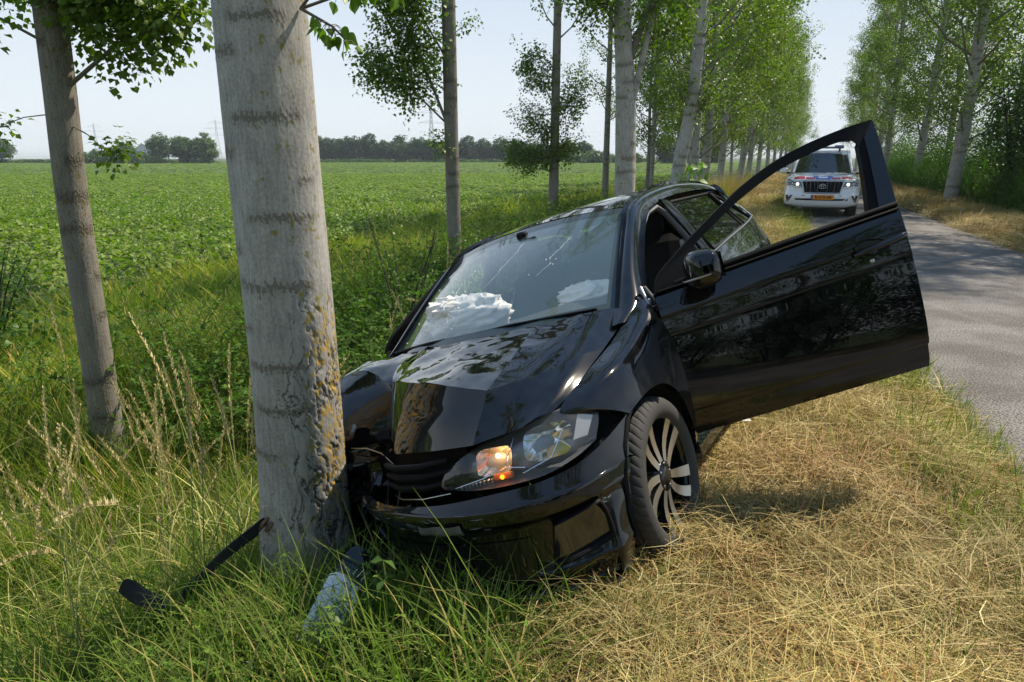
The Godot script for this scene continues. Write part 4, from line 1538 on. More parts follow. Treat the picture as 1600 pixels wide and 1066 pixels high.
	b.grid(smoothed(ctl(5, [.63, 1.655, -1.83, .32, 1.69, -1.78, 0, 1.70, -1.76, -.32, 1.69, -1.78, -.63, 1.655, -1.83, .66, 1.76, -2.4, .34, 1.79, -2.4, 0, 1.795, -2.4, -.34, 1.79, -2.4, -.66, 1.76, -2.4, .66, 1.77, -3.4, .34, 1.80, -3.4, 0, 1.805, -3.4, -.34, 1.80, -3.4, -.66, 1.77, -3.4, .62, 1.72, -4.6, .34, 1.75, -4.65, 0, 1.755, -4.66, -.34, 1.75, -4.65, -.62, 1.72, -4.6]), 4, 4), true)
	b.grid([[Vector3(.62, 1.72, -4.6), Vector3(-.62, 1.72, -4.6)], [Vector3(.88, 1.1, -4.78), Vector3(-.88, 1.1, -4.78)], [Vector3(.88, .42, -4.75), Vector3(-.88, .42, -4.75)]])
	part("roof", b.build(), white, car)
	# light bar
	b = MB.new()
	b.box(Vector3(0, 1.86, -2.25), Vector3(1.05, .055, .26), .02)
	var bar := part("light_bar", b.build(), mat("bar_grey", lin(.10, .11, .12), .25), car)
	for s in [1.0, -1.0]:
		b = MB.new()
		b.box(Vector3(s * .40, 1.90, -2.25), Vector3(.24, .05, .22), .018)
		part("beacon", b.build(), mat("beacon_blue", lin(.10, .14, .22), .15), bar)
		b = MB.new()
		b.box(Vector3(s * .42, 1.81, -2.25), Vector3(.05, .06, .2), .005)
		part("bar_foot", b.build(), dark, bar)
	# underside and tow eyes
	b = MB.new()
	b.box(Vector3(0, .44, -2.4), Vector3(1.6, .2, 4.2), .05)
	b.box(Vector3(0, .75, -2.0), Vector3(1.55, .5, 1.0), .05)
	part("floor_pan", b.build(), dark, car)
	b = MB.new()
	b.tube([Vector3(-.58, .22, -.30), Vector3(-.56, .25, -.22), Vector3(-.50, .25, -.20), Vector3(-.46, .20, -.24), Vector3(-.50, .17, -.28)], [.022, .026, .026, .022, .018], 8)
	part("tow_eye", b.build(), chrome, car)
	var first: Node3D = null
	for e in [[1.0, -.93], [-1.0, -.93], [1.0, -3.72], [-1.0, -3.72]]:
		var wn: Node3D
		if first == null:
			wn = Node3D.new()
			wn.name = "wheel"
			car.add_child(wn, true)
			b = MB.new()
			b.lathe([Vector2(.24, .11), Vector2(.30, .13), Vector2(.36, .125), Vector2(.383, .10), Vector2(.388, .05), Vector2(.382, .045), Vector2(.382, .02), Vector2(.388, .015), Vector2(.388, -.05), Vector2(.38, -.055), Vector2(.388, -.07), Vector2(.383, -.10), Vector2(.36, -.125), Vector2(.24, -.11)], Vector3.ZERO, Vector3(1, 0, 0), 40)
			part("tyre", b.build(), mat("tyre_rubber", Color.BLACK), wn)
			b = MB.new()
			b.lathe([Vector2(.001, .09), Vector2(.05, .09), Vector2(.06, .07), Vector2(.20, .08), Vector2(.25, .105), Vector2(.25, .06)], Vector3.ZERO, Vector3(1, 0, 0), 24, true)
			part("rim", b.build(), mat("dull_alloy", lin(.3, .3, .3), .4, .7), wn)
			first = wn
		else:
			wn = first.duplicate()
			wn.name = "wheel"
			car.add_child(wn, true)
		wn.transform = Transform3D(Basis(Vector3.UP, 0.0 if e[0] > 0 else PI), Vector3(e[0] * .80, .385, e[1]))
		b = MB.new()
		var lr := []
		for k in 2:
			var row := PackedVector3Array()
			for i in 11:
				var a := PI * i / 10.0
				row.append(Vector3(e[0] * (.93 if k == 0 else .6), .40 + .43 * sin(a), e[1] + .46 * cos(a)))
			lr.append(row)
		b.grid(lr)
		part("arch_liner", b.build(), mat("liner_felt", Color.BLACK), car)

# ---------------------------------------------------------------- trees
var clumps := []
var big_clumps := []
var leaf_mat: StandardMaterial3D
var bark_mat: StandardMaterial3D

func leaf_clump(n: int, size: float, spread: float, col_a: Color, col_b: Color, twig := true) -> ArrayMesh:
	var b := MB.new()
	for i in n:
		var o := Vector3(rng.randf_range(-1, 1), rng.randf_range(-1, 1), rng.randf_range(-1, 1)).normalized() * sqrt(rng.randf()) * spread * .9
		var d := (o * Vector3(1, .2, 1)).normalized() + Vector3(rng.randf_range(-.6, .6), rng.randf_range(-1.3, .15), rng.randf_range(-.6, .6))
		leaf(b, o, d.normalized(), size * rng.randf_range(.7, 1.25), .85, col_a.lerp(col_b, rng.randf()))
	return b.build()

func leaf_material(key: String, back: Color, rough := 0.42) -> StandardMaterial3D:
	var m := mat(key, Color.WHITE, rough)
	m.vertex_color_use_as_albedo = true
	m.backlight_enabled = true
	m.backlight = back
	m.metallic_specular = 0.35
	return m

func noise_bytes(w: int, h: int, freq: float, sd: int, sx := 1, sy := 1, kind := FastNoiseLite.TYPE_SIMPLEX_SMOOTH, oct := 4) -> PackedByteArray:
	var n := FastNoiseLite.new()
	n.noise_type = kind
	n.frequency = freq
	n.seed = sd
	n.fractal_octaves = oct
	var im := n.get_seamless_image(w / sx, h / sy)
	im.convert(Image.FORMAT_L8)
	if sx > 1 or sy > 1: im.resize(w, h, Image.INTERPOLATE_CUBIC)
	return im.get_data()

# poplar bark as albedo and height; scars is a list of [v, u centre, half width, thickness] in 0..1
func bark_images(w: int, h: int, scars: Array, fissure: Callable, lichen: Callable, sd: int) -> Array:
	var big := noise_bytes(w, h, 0.012, sd)
	var fine := noise_bytes(w, h, 0.11, sd + 1)
	var streak := noise_bytes(w, h, 0.10, sd + 2, 1, 8)
	var crackn := noise_bytes(w, h, 0.045, sd + 3, 1, 16, FastNoiseLite.TYPE_SIMPLEX_SMOOTH, 2)
	var patchn := noise_bytes(w, h, 0.028, sd + 4)
	var spot := noise_bytes(w, h, 0.07, sd + 5)
	var rgb := PackedByteArray()
	rgb.resize(w * h * 3)
	var hgt := PackedByteArray()
	hgt.resize(w * h)
	var band := PackedFloat32Array()
	band.resize(w * h)
	for sc in scars:
		var cy: float = sc[0] * h
		var th: float = sc[3] * h
		for x in w:
			var du := absf(fposmod(float(x) / w - sc[1] + .5, 1.0) - .5)
			if du > sc[2]: continue
			var fall := clampf((sc[2] - du) / .03, 0, 1)
			var wav: float = (big[(int(cy) % h) * w + x] - 128) / 128.0 * th * .7 + (fine[(int(cy) % h) * w + x] - 128) / 128.0 * th * .8
			for dy in range(-int(th * 1.6) - 1, int(th * 1.6) + 2):
				var y := int(cy + wav) + dy
				if y < 0 or y >= h: continue
				var k := y * w + x
				var e := clampf((1.05 - absf(dy) / th + (fine[k] - 128) / 70.0 + (streak[k] - 128) / 160.0) * 1.6, 0, 1) * fall
				band[k] = maxf(band[k], e)
	for y in h:
		var fv := float(y) / h
		for x in w:
			var k := y * w + x
			var fu := float(x) / w
			var a := big[k] / 255.0
			var f := fine[k] / 255.0
			var st := streak[k] / 255.0
			var fi: float = fissure.call(fu, fv)
			var kw := y * w + posmod(x + int((big[k] - 128) * .22 + (fine[k] - 128) * .03), w)
			var c := absf(crackn[kw] / 255.0 - .5) * 2.0
			var cut := clampf((0.03 + .13 * fi + (f - .5) * .12 - c) * 10.0, 0, 1) * clampf(fi * 1.5 + (a - .5) * 2.2, 0, 1)
			var base := 0.37 + .14 * (a - .5) + .16 * (st - .5) + .20 * (f - .5)
			base -= .11 * fi * (.4 + f)
			var r := base * 1.04
			var g := base * .985
			var bl := base * .895
			var bd := band[k]
			var dk := .35 + .6 * f
			r = lerpf(r, .125 * dk * 1.7, bd * .85)
			g = lerpf(g, .105 * dk * 1.7, bd * .85)
			bl = lerpf(bl, .075 * dk * 1.7, bd * .85)
			r = lerpf(r, .040, cut * .93)
			g = lerpf(g, .034, cut * .93)
			bl = lerpf(bl, .027, cut * .93)
			var li: float = lichen.call(fu, fv)
			var pl := clampf((patchn[k] / 255.0 - (.82 - .42 * li)) * 9.0, 0, 1) * clampf((spot[k] / 255.0 - .40) * 7.0, 0, 1)
			pl *= clampf(li * 4.0, 0, 1)
			var orange := clampf((li - .6) * 2.5, 0, 1) * clampf(spot[k] / 128.0 - .6, 0, 1)
			r = lerpf(r, lerpf(.24, .56, orange), pl * .92)
			g = lerpf(g, lerpf(.20, .32, orange), pl * .92)
			bl = lerpf(bl, .03, pl * .9)
			rgb[k * 3] = int(clampf(pow(maxf(r, 0.0), 1 / 2.2), 0, 1) * 255)
			rgb[k * 3 + 1] = int(clampf(pow(maxf(g, 0.0), 1 / 2.2), 0, 1) * 255)
			rgb[k * 3 + 2] = int(clampf(pow(maxf(bl, 0.0), 1 / 2.2), 0, 1) * 255)
			var hh := .55 + .10 * (f - .5) + .12 * (st - .5) - .5 * cut + bd * (f - .35) * .5 + .05 * pl + fi * .16 * (minf(c * 2.6, 1.0) - .5) + fi * .10 * (f - .5)
			hgt[k] = int(clampf(hh, 0, 1) * 255)
	return [Image.create_from_data(w, h, false, Image.FORMAT_RGB8, rgb), Image.create_from_data(w, h, false, Image.FORMAT_L8, hgt), hgt]

func generic_bark(key: String, tint: Color) -> StandardMaterial3D:
	var m := mat(key, tint, 0.9)
	if bark_mat: 
		m.albedo_texture = bark_mat.albedo_texture
		m.heightmap_texture = bark_mat.heightmap_texture
	else:
		var scars := []
		for k in 11:
			scars.append([(k + .5) / 11.0 + rng.randf_range(-.02, .02), rng.randf(), rng.randf_range(.12, .4), rng.randf_range(.006, .014)])
		var im := bark_images(384, 1024, scars, func(u, v): return .12, func(u, v): return .32 + .2 * sin(v * 11.0), 51)
		m.albedo_texture = ImageTexture.create_from_image(im[0])
		m.heightmap_texture = ImageTexture.create_from_image(im[1])
		bark_mat = m
	m.heightmap_enabled = true
	m.heightmap_scale = 1.2
	m.uv1_scale = Vector3(1, .36, 1)
	return m

# trunk: list of [height, dx, dz, radius]
func trunk_points(tr: Array) -> Array:
	var p := []
	var r := []
	for e in tr:
		p.append(Vector3(e[1], e[0], e[2]))
		r.append(e[3])
	var q := []
	for k in r.size(): q.append(Vector3(r[k], 0, 0))
	var rr := []
	for e in cr_line(q, 4): rr.append(e.x)
	var pts := []
	for e in cr_line(p, 4): pts.append(e)
	return [pts, rr]

func point_at(pts: Array, h: float) -> Vector3:
	for k in pts.size() - 1:
		if pts[k + 1].y >= h:
			return pts[k].lerp(pts[k + 1], clampf((h - pts[k].y) / maxf(pts[k + 1].y - pts[k].y, 1e-3), 0, 1))
	return pts[pts.size() - 1]

# spec: h0, h1, n limbs, reach, up (rise per reach), density (clumps per metre), scale; extra: list of [start height, end offset, radius, clumps, spread, scale]
func tree(called: String, label: String, at: Vector3, tr: Array, spec: Dictionary, extra: Array, bark: Material, group := "", trunk_mesh: Mesh = null) -> Node3D:
	var root := thing(called, label, "tree", Transform3D(Basis(), at), group)
	var tp := trunk_points(tr)
	if trunk_mesh == null:
		var b := MB.new()
		b.tube(tp[0], tp[1], 14)
		trunk_mesh = b.build()
	part("trunk", trunk_mesh, bark, root)
	var lb := MB.new()
	var xs := []
	var cs := []
	var put := func(p: Vector3, sc: float, shade: float) -> void:
		xs.append(Transform3D(Basis(Vector3(rng.randf() - .5, 1.2, rng.randf() - .5).normalized(), rng.randf() * TAU).scaled_local(Vector3.ONE * sc), p))
		var w := rng.randf_range(.75, 1.2) * shade
		cs.append(Color(w * rng.randf_range(.9, 1.12), w, w * rng.randf_range(.7, 1.0)))
	var n: int = spec.n
	var h0: float = spec.h0
	var h1: float = spec.h1
	for k in n:
		var f := (k + rng.randf_range(0, .8)) / n
		var h := lerpf(h0, h1, f)
		var a := k * 2.399 + rng.randf_range(-.4, .4)
		var reach: float = spec.reach * (1.0 - .62 * f) * rng.randf_range(.6, 1.15)
		if f < .12: reach *= .7
		var o := point_at(tp[0], h)
		var d := Vector3(cos(a), 0, sin(a))
		var rise: float = spec.up * rng.randf_range(.7, 1.25)
		var path := [o, o + d * reach * .35 + Vector3(0, reach * .35 * rise * .8, 0), o + d * reach * .72 + Vector3(0, reach * .8 * rise, 0), o + d * reach + Vector3(0, reach * rise * 1.0, 0) + Vector3(rng.randf_range(-.3, .3), 0, rng.randf_range(-.3, .3))]
		var r0 := clampf(.012 + reach * .012, .012, .06)
		lb.tube(path, [r0, r0 * .75, r0 * .45, r0 * .15], 5, false)
		var cnt := int((reach * spec.density + 2) * (1.35 if k % 3 else .35))
		for c in cnt:
			var u := lerpf(.25, 1.08, sqrt(rng.randf()))
			var i := mini(int(u * 3), 2)
			var p: Vector3 = path[i].lerp(path[i + 1], clampf(u * 3 - i, 0, 1.3))
			var sp := .14 + .24 * u * minf(reach / 2.0, 1.2)
			p += Vector3(rng.randf_range(-1, 1), rng.randf_range(-.9, .9), rng.randf_range(-1, 1)) * sp * 1.5
			put.call(p, spec.get("scale", 1.0) * rng.randf_range(.8, 1.2), 1.0)
	for e in extra:
		var o := point_at(tp[0], e[0])
		var end: Vector3 = o + e[1]
		var mid: Vector3 = o.lerp(end, .5) + Vector3(0, e[1].length() * .06, 0)
		lb.tube([o, mid, end], [e[2], e[2] * .7, e[2] * .2], 6, false)
		for c in e[3]:
			var u := lerpf(e[6] if e.size() > 6 else .35, 1.05, rng.randf())
			var p: Vector3 = o.lerp(mid, u * 2) if u < .5 else mid.lerp(end, u * 2 - 1)
			var off: Vector3 = Vector3(rng.randf_range(-1, 1), rng.randf_range(-1, 1), rng.randf_range(-1, 1)).normalized() * pow(rng.randf(), .6) * 1.7 * float(e[4])
			p += off
			if c % 7 == 0: lb.tube([o.lerp(end, u), o.lerp(end, u) + off * .6 + Vector3(0, .02, 0), p], [.006, .004, .002], 3, false)
			put.call(p, e[5] * rng.randf_range(.8, 1.2), 1.0)
	tag(part("limbs", lb.build(), mat("limb_bark", lin(.17, .15, .12), .9), root), "", "", "", "stuff")
	# two crowns of different sprays so that no pattern repeats
	var halves := [[], [], []]
	var tints := [[], [], []]
	for k in xs.size():
		halves[k % 3].append(xs[k])
		tints[k % 3].append(cs[k])
	for k in 3:
		if halves[k].size() > 0:
			scatter("crown", (big_clumps if spec.get("big", false) else clumps)[k], leaf_mat, root, halves[k], tints[k])
	return root

func straight(h: float, r: float, lean := Vector2.ZERO, kink := 0.0) -> Array:
	var o := []
	for k in 7:
		var f := k / 6.0
		o.append([f * h - .25, lean.x * f + kink * sin(f * 7.0), lean.y * f + kink * cos(f * 5.0) * .6, lerpf(r * 1.12 if k == 0 else r, r * .25, pow(f, 1.3))])
	return o

func build_trees() -> void:
	rng.seed = 1001
	leaf_mat = leaf_material("poplar_leaf", Color(.80, .92, .26))
	for k in 3:
		clumps.append(leaf_clump(18, .080, .28, Color(.115, .19, .035), Color(.19, .27, .05)))
		big_clumps.append(leaf_clump(28, .085, .34, Color(.135, .21, .035), Color(.22, .29, .045)))
	var pale := generic_bark("poplar_bark", Color(1, 1, 1))
	var old := generic_bark("rough_bark", Color(.78, .76, .72))

	# the tree that was hit: its own bark, fissured and lichen-covered on the side of the car
	var scars := []
	var top := 2.6
	var low := -.6
	for e in [[2.08, .53, .13, .010], [1.967, .36, .10, .012], [1.74, .53, .15, .012], [1.613, .33, .08, .012], [1.517, .66, .05, .008], [1.38, .56, .14, .010], [1.258, .33, .07, .012], [1.12, .49, .17, .012], [.945, .36, .07, .010], [.80, .48, .13, .011], [.62, .50, .12, .010], [2.32, .45, .2, .011], [.42, .4, .1, .01]]:
		scars.append([(top - e[0]) / (top - low), e[1], e[2], e[3] * .55])
	var fis := func(u: float, v: float) -> float:
		var y: float = top - v * (top - low)
		var right := clampf((u - .47) / .16, 0, 1) * clampf((.92 - u) / .1, 0, 1)
		return clampf(.10 + right * clampf((1.36 - y) / .7, 0, 1) * .9 + clampf((1.1 - y) / 1.2, 0, 1) * .40, 0, 1)
	var lic := func(u: float, v: float) -> float:
		var y: float = top - v * (top - low)
		var right := clampf((u - .53) / .11, 0, 1) * clampf((.95 - u) / .1, 0, 1)
		var bandy := clampf((1.2 - y) / .25, 0, 1) * clampf((y + .05) / .3, .35, 1)
		return clampf(.16 + right * bandy * .80 + (.22 if y > 1.2 and u > .5 else 0.0), 0, 1)
	var im := bark_images(640, 1536, scars, fis, lic, 71)
	var bm := mat("struck_poplar_bark", Color.WHITE, .88)
	bm.albedo_texture = ImageTexture.create_from_image(im[0])
	bm.heightmap_enabled = true
	bm.heightmap_texture = ImageTexture.create_from_image(im[1])
	bm.heightmap_scale = .16
	var hb: PackedByteArray = im[2]
	var b := MB.new()
	var rows := []
	var rad := func(y: float) -> float:
		return lerpf(.193, .160, clampf(y / 2.2, 0, 1.2)) + .05 * pow(clampf((.25 - y) / .8, 0, 1), 1.6)
	for j in 321:
		var v := j / 320.0
		var y: float = top - v * (top - low)
		var row := PackedVector3Array()
		for i in 161:
			var u := i / 160.0
			var a := TAU * (u - .5)
			var hv := hb[mini(int(v * 1535), 1535) * 640 + int(u * 639.9)] / 255.0
			var fz: float = fis.call(u, v)
			var rr: float = rad.call(y) + (hv - .55) * (.004 + .007 * fz) + .005 * sin(a * 2.0 + y * 2.0) + .004 * sin(a * 5.0 - y * 3.0)
			row.append(Vector3(sin(a) * rr + .008 * sin(y * 1.7), y + .30, cos(a) * rr))
		rows.append(row)
	b.grid(rows)
	var base := Vector3(-.925, -.30, -2.75)
	var tr := [[-.2, 0, 0, .20], [2.0, .0, 0, .165], [2.85, .0, 0, .155], [5, .05, .05, .14], [9, .1, .1, .10], [13, .1, .1, .06], [17, .1, .1, .02]]
	var a0 := tree("poplar_tree", "thick pale poplar trunk with yellow lichen that the black car has struck", base, tr, {"n": 26, "h0": 7.0, "h1": 16.5, "reach": 2.3, "up": .95, "density": 7.0}, [], bm, "", b.build())
	# above the detailed part the trunk goes on
	var tp := trunk_points(tr.slice(1))
	b = MB.new()
	for k in tp[0].size(): tp[0][k] += Vector3(0, .85, 0)
	b.tube(tp[0], tp[1], 18)
	part("trunk", b.build(), pale, a0)
	near_twig(a0, Vector3(.16, 2.42, .05), [[Vector3(.28, .06, .10), Vector3(.42, .02, .14)], [Vector3(.20, .20, .06), Vector3(.22, .40, .08)], [Vector3(.14, -.08, .12), Vector3(.20, -.14, .14)]], .043, 22)
	near_twig(a0, Vector3(.15, 2.75, .04), [[Vector3(.10, .0, .06), Vector3(.16, -.10, .10)], [Vector3(.20, .06, .0), Vector3(.30, .0, .05)]], .043, 16)

	# the other trees of the line beside the car
	tree("poplar_tree", "slender mottled poplar at the left end of the ditch with leafy branches reaching right", gp(-3.0, -4.75), [[-.2, -.03, 0, .114], [.8, -.01, 0, .104], [1.9, .0, 0, .099], [3.0, .05, 0, .096], [5, .1, 0, .09], [9, .1, .1, .06], [13, .1, .1, .02]],
		{"n": 20, "h0": 5.6, "h1": 12.5, "reach": 1.9, "up": .9, "density": 6.0}, [
		[2.62, Vector3(.95, .42, .25), .016, 66, .13, .62, .45], [2.95, Vector3(.62, .50, .05), .014, 120, .15, .62, .25], [3.0, Vector3(.85, .22, .2), .012, 56, .12, .62, .4], [2.9, Vector3(-.55, .25, .1), .012, 16, .12, .6, .5], [2.45, Vector3(.42, -.25, .2), .006, 7, .06, .55, .8], [2.5, Vector3(-.45, -.12, .1), .005, 6, .06, .5, .7], [3.05, Vector3(.3, .65, .1), .014, 90, .18, .62, .2]], old)
	tree("poplar_tree", "straight bare grey trunk with one leafy branch hanging to its left behind the car", gp(-1.0, -12.0), [[-.3, 0, 0, .13], [2, -.02, 0, .118], [4, -.02, 0, .115], [7, .0, .1, .09], [11, .1, .1, .05], [14, .1, .1, .02]],
		{"n": 20, "h0": 6.5, "h1": 13.5, "reach": 1.8, "up": .95, "density": 6.0}, [
		[2.5, Vector3(-1.0, 2.3, .2), .03, 230, .30, .78, .35], [2.6, Vector3(-1.25, 1.0, -.1), .02, 150, .27, .78, .45], [3.6, Vector3(-.9, 1.3, .1), .02, 110, .27, .78, .4], [2.3, Vector3(-.28, .05, .1), .01, 12, .14, .7, .5], [4.0, Vector3(.35, .2, .1), .008, 6, .12, .6, .6]], old)
	tree("poplar_tree", "slim trunk wrapped in a dark bush of low leafy shoots at the crop edge", gp(1.24, -21.0), straight(14, .15, Vector2(.1, 0)),
		{"n": 26, "h0": 5.0, "h1": 13, "reach": 1.9, "up": .9, "density": 8.0}, [
		[1.8, Vector3(-1.35, .40, .2), .02, 130, .28, .8, .2], [2.0, Vector3(-.8, 1.3, .2), .02, 130, .32, .8, .2], [1.9, Vector3(.55, .5, .2), .02, 80, .28, .8, .2], [2.1, Vector3(-1.0, -.35, .3), .02, 50, .24, .8, .3], [2.6, Vector3(.6, 1.4, .1), .02, 100, .32, .9, .3], [3.4, Vector3(-.8, 1.3, .1), .02, 120, .36, .9, .3]], old)
	tree("poplar_tree", "thin trunk left of the thick pale twin stemmed poplar behind the car roof", gp(4.0, -30.0), straight(14, .14),
		{"n": 32, "h0": 3.4, "h1": 13, "reach": 1.8, "up": .8, "density": 9.0}, [], old)
	tree("poplar_tree", "young thin poplar with a narrow leafy crown right of the twin stemmed one", gp(5.05, -26.5), straight(8.5, .075, Vector2(.1, 0), .05),
		{"n": 30, "h0": 2.6, "h1": 8.2, "reach": 1.0, "up": 1.1, "density": 11.0}, [], old)
	var a1 := tree("poplar_tree", "thick pale poplar that splits into two stems above the car roof", gp(1.92, -12.0), [[-.3, .04, 0, .20], [1.2, .02, 0, .176], [2.6, -.02, 0, .172], [3.4, -.08, 0, .15], [4.6, -.16, 0, .135], [9, -.3, .1, .10], [15, -.3, .1, .02]],
		{"n": 30, "h0": 5.2, "h1": 14.5, "reach": 2.1, "up": .9, "density": 8.0}, [
		[3.2, Vector3(.62, 1.7, .1), .075, 40, .35, .8, .7], [3.6, Vector3(.9, 1.0, .3), .02, 60, .34, .8, .35], [3.7, Vector3(-.8, 1.0, .2), .02, 60, .34, .8, .4], [3.3, Vector3(1.0, .75, -.2), .02, 50, .30, .8, .4], [4.0, Vector3(-.5, .3, .4), .02, 30, .3, .8, .4]], pale)
	var stem := MB.new()
	stem.tube([Vector3(.02, 2.5, .05), Vector3(.14, 3.1, .06), Vector3(.26, 3.7, .07), Vector3(.42, 4.6, .08), Vector3(.7, 6.5, .1), Vector3(.9, 9, .1)], [.05, .055, .048, .042, .035, .012], 10)
	part("trunk", stem.build(), pale, a1)
	tree("poplar_tree", "pale poplar with a kinked trunk leaning right at the edge of the verge", gp(4.1, -17.5), [[-.3, -.04, 0, .185], [.9, .0, 0, .17], [1.9, .08, 0, .165], [2.6, .20, 0, .155], [4.2, .32, 0, .14], [9, .4, 0, .09], [15, .4, .1, .02]],
		{"n": 36, "h0": 3.6, "h1": 14.5, "reach": 2.1, "up": .9, "density": 9.0}, [[2.6, Vector3(.7, .9, .1), .02, 50, .3, .85, .35], [2.9, Vector3(-.6, .8, .1), .02, 40, .3, .85, .4]], pale)

	# the rest of the left row, dwindling along the road
	var far_n := 0
	var protos := []
	var words := ["slim pale poplar right of the kinked one, leaves starting low", "poplar half hidden behind the slim pale trunk near the dry grass tussock", "poplar standing behind the dry grass tussock left of the white vehicle", "poplar with a leaning trunk in the leafy left row left of the white vehicle", "straight trunk in the leafy left row nearest the white vehicle's left side"]
	for e in [[22.5, -3.2, 15.0], [27.0, -3.2, 15.5], [32.5, -3.0, 15.0], [38.0, -2.6, 16.0], [44.5, -2.7, 15.0]]:
		var p := at_st(e[1], e[0])
		var lean := Vector2(.15, 0) if far_n != 3 else Vector2(1.6, 0)
		var o := tree("poplar_tree", words[far_n], p, straight(e[2], .165, lean, .05), {"n": 62, "h0": 1.7 + .3 * (far_n % 2), "h1": e[2] - .5, "reach": 2.6, "up": .8, "density": 8.5, "scale": 1.0, "big": true}, [], pale, "row of poplars along the left side of the road")
		protos.append(o)
		far_n += 1
	for k in 8:
		var t := 52.0 + 9.0 * k
		var o: Node3D = protos[k % 5].duplicate()
		o.name = numbered("poplar_tree")
		add_child(o)
		o.position = at_st(-2.8, t)
		o.rotation.y = k * 1.3 + .5
		o.scale = Vector3.ONE * (1.0 + .06 * sin(k * 2.0))
		tag(o, "distant poplar in the dense far end of the left row", "tree", "row of poplars along the left side of the road")
	# field-side row further on
	for k in 7:
		var t := 36.0 + 8.0 * k
		var o: Node3D = protos[(k + 2) % 5].duplicate()
		o.name = numbered("poplar_tree")
		add_child(o)
		o.position = at_st(-6.6, t)
		o.rotation.y = k * 2.1
		o.scale = Vector3.ONE * (.9 + .05 * sin(k * 3.0))
		tag(o, "poplar in the second row on the field side of the left line", "tree", "second row of poplars on the field side")
	# out of view behind the camera, placed to darken the open door's reflection
	for e in [[-7.0, -3.2], [-16.0, -3.2], [-4.0, 5.6], [-10.0, 5.4], [-18.0, 5.4], [-26.0, 5.4], [-12.0, -6.4]]:
		var o: Node3D = protos[absi(int(e[0])) % 5].duplicate()
		o.name = numbered("poplar_tree")
		add_child(o)
		o.position = at_st(e[1], e[0])
		o.rotation.y = e[0] * 1.7
		tag(o, "unseen poplar behind the camera, darkening the reflection in the open door", "tree", "unseen poplars behind the camera")
	# the right row
	var rw := ["pale poplar trunk standing out of the shrubs right of the open door", "poplar trunk leaning left in the right row above the reeds", "poplar in the right row beside the door's upper corner"]
	var rprotos := []
	far_n = 0
	for e in [[22.7, 4.8, 16.0, .20, .10], [33.0, 5.6, 16.0, .18, .30], [42.0, 5.2, 16.0, .18, .0]]:
		var p := at_st(e[1], e[0])
		var o := tree("poplar_tree", rw[far_n], p, straight(e[2], e[3], Vector2(e[4] * 2.5, 0), .05), {"n": 66, "h0": 1.9, "h1": e[2] - .5, "reach": 2.8, "up": .75, "density": 8.0, "scale": 1.0, "big": true}, [], pale, "row of poplars along the right side of the road")
		rprotos.append(o)
		far_n += 1
	for e in [[15.0, 6.6], [28.0, 8.2], [38.0, 8.0], [51.0, 5.4], [60.0, 5.4], [70.0, 5.4], [82.0, 5.4], [22.0, 10.5], [17.5, 12.0]]:
		var o: Node3D = rprotos[int(e[0]) % 3].duplicate()
		o.name = numbered("poplar_tree")
		add_child(o)
		o.position = at_st(e[1], e[0])
		o.rotation.y = e[0] * 1.7
		o.scale = Vector3.ONE * (.92 + .1 * sin(e[0]))
		var back: bool = e[1] > 6.0
		tag(o, "tree in the second line behind the right row of poplars" if back else "distant poplar closing the far end of the right row", "tree", "trees behind the right row" if back else "row of poplars along the right side of the road")

# a twig close to the camera, each leaf modelled
func near_twig(parent: Node3D, o: Vector3, arms: Array, size: float, n: int) -> void:
	var b := MB.new()
	var lv := MB.new()
	for arm in arms:
		var path := [o, o + arm[0] * .6, o + arm[0], o + arm[1]]
		b.tube(path, [.006, .005, .004, .002], 6)
		for k in n:
			var u := rng.randf_range(.3, 1.02)
			var i := mini(int(u * 3), 2)
			var p: Vector3 = path[i].lerp(path[i + 1], u * 3 - i)
			var d := Vector3(rng.randf_range(-1, 1), rng.randf_range(-1.2, .2), rng.randf_range(-1, 1)).normalized()
			b.tube([p, p + d * .02 + Vector3(0, .008, 0), p + d * .04], [.0015, .0012, .001], 4, false)
			broad_leaf(lv, p + d * .04, (d + Vector3(0, -.7, 0)).normalized(), size * rng.randf_range(.75, 1.2), Color(.15, .26, .035).lerp(Color(.17, .27, .04), rng.randf()))
	part("twig", b.build(), mat("twig_bark", lin(.14, .11, .08), .8), parent)
	tag(part("leaves", lv.build(), leaf_mat, parent), "", "", "", "stuff")

# heart-shaped poplar leaf of ten triangles
func broad_leaf(b: MB, o: Vector3, d: Vector3, l: float, col: Color) -> void:
	b.col = col
	var side := d.cross(Vector3(rng.randf_range(-1, 1), .4, rng.randf_range(-1, 1))).normalized()
	var up := side.cross(d).normalized()
	var n := b.v.size()
	var out := [[0.0, 0.0], [.06, .30], [.26, .46], [.48, .38], [.74, .18], [1.0, 0.0]]
	for e in out:
		b.pt(o + d * l * e[0] - up * l * .12 * e[0] * e[0])
		b.pt(o + d * l * e[0] + side * l * e[1] + up * l * (.16 * e[1] - .12 * e[0] * e[0]))
		b.pt(o + d * l * e[0] - side * l * e[1] + up * l * (.16 * e[1] - .12 * e[0] * e[0]))
	for k in out.size() - 1:
		var i := n + k * 3
		b.ix.append_array(PackedInt32Array([i, i + 3, i + 4, i, i + 4, i + 1, i, i + 2, i + 5, i, i + 5, i + 3]))

# ---------------------------------------------------------------- grass
func grass_mat(key: String, back: Color) -> StandardMaterial3D:
	var m := mat(key, Color.WHITE, .6)
	m.vertex_color_use_as_albedo = true
	m.backlight_enabled = true
	m.backlight = back
	m.metallic_specular = .3
	return m

const STRAW := [Color(.50, .37, .17), Color(.62, .50, .28), Color(.40, .30, .12), Color(.30, .25, .10), Color(.33, .19, .08), Color(.54, .42, .20)]

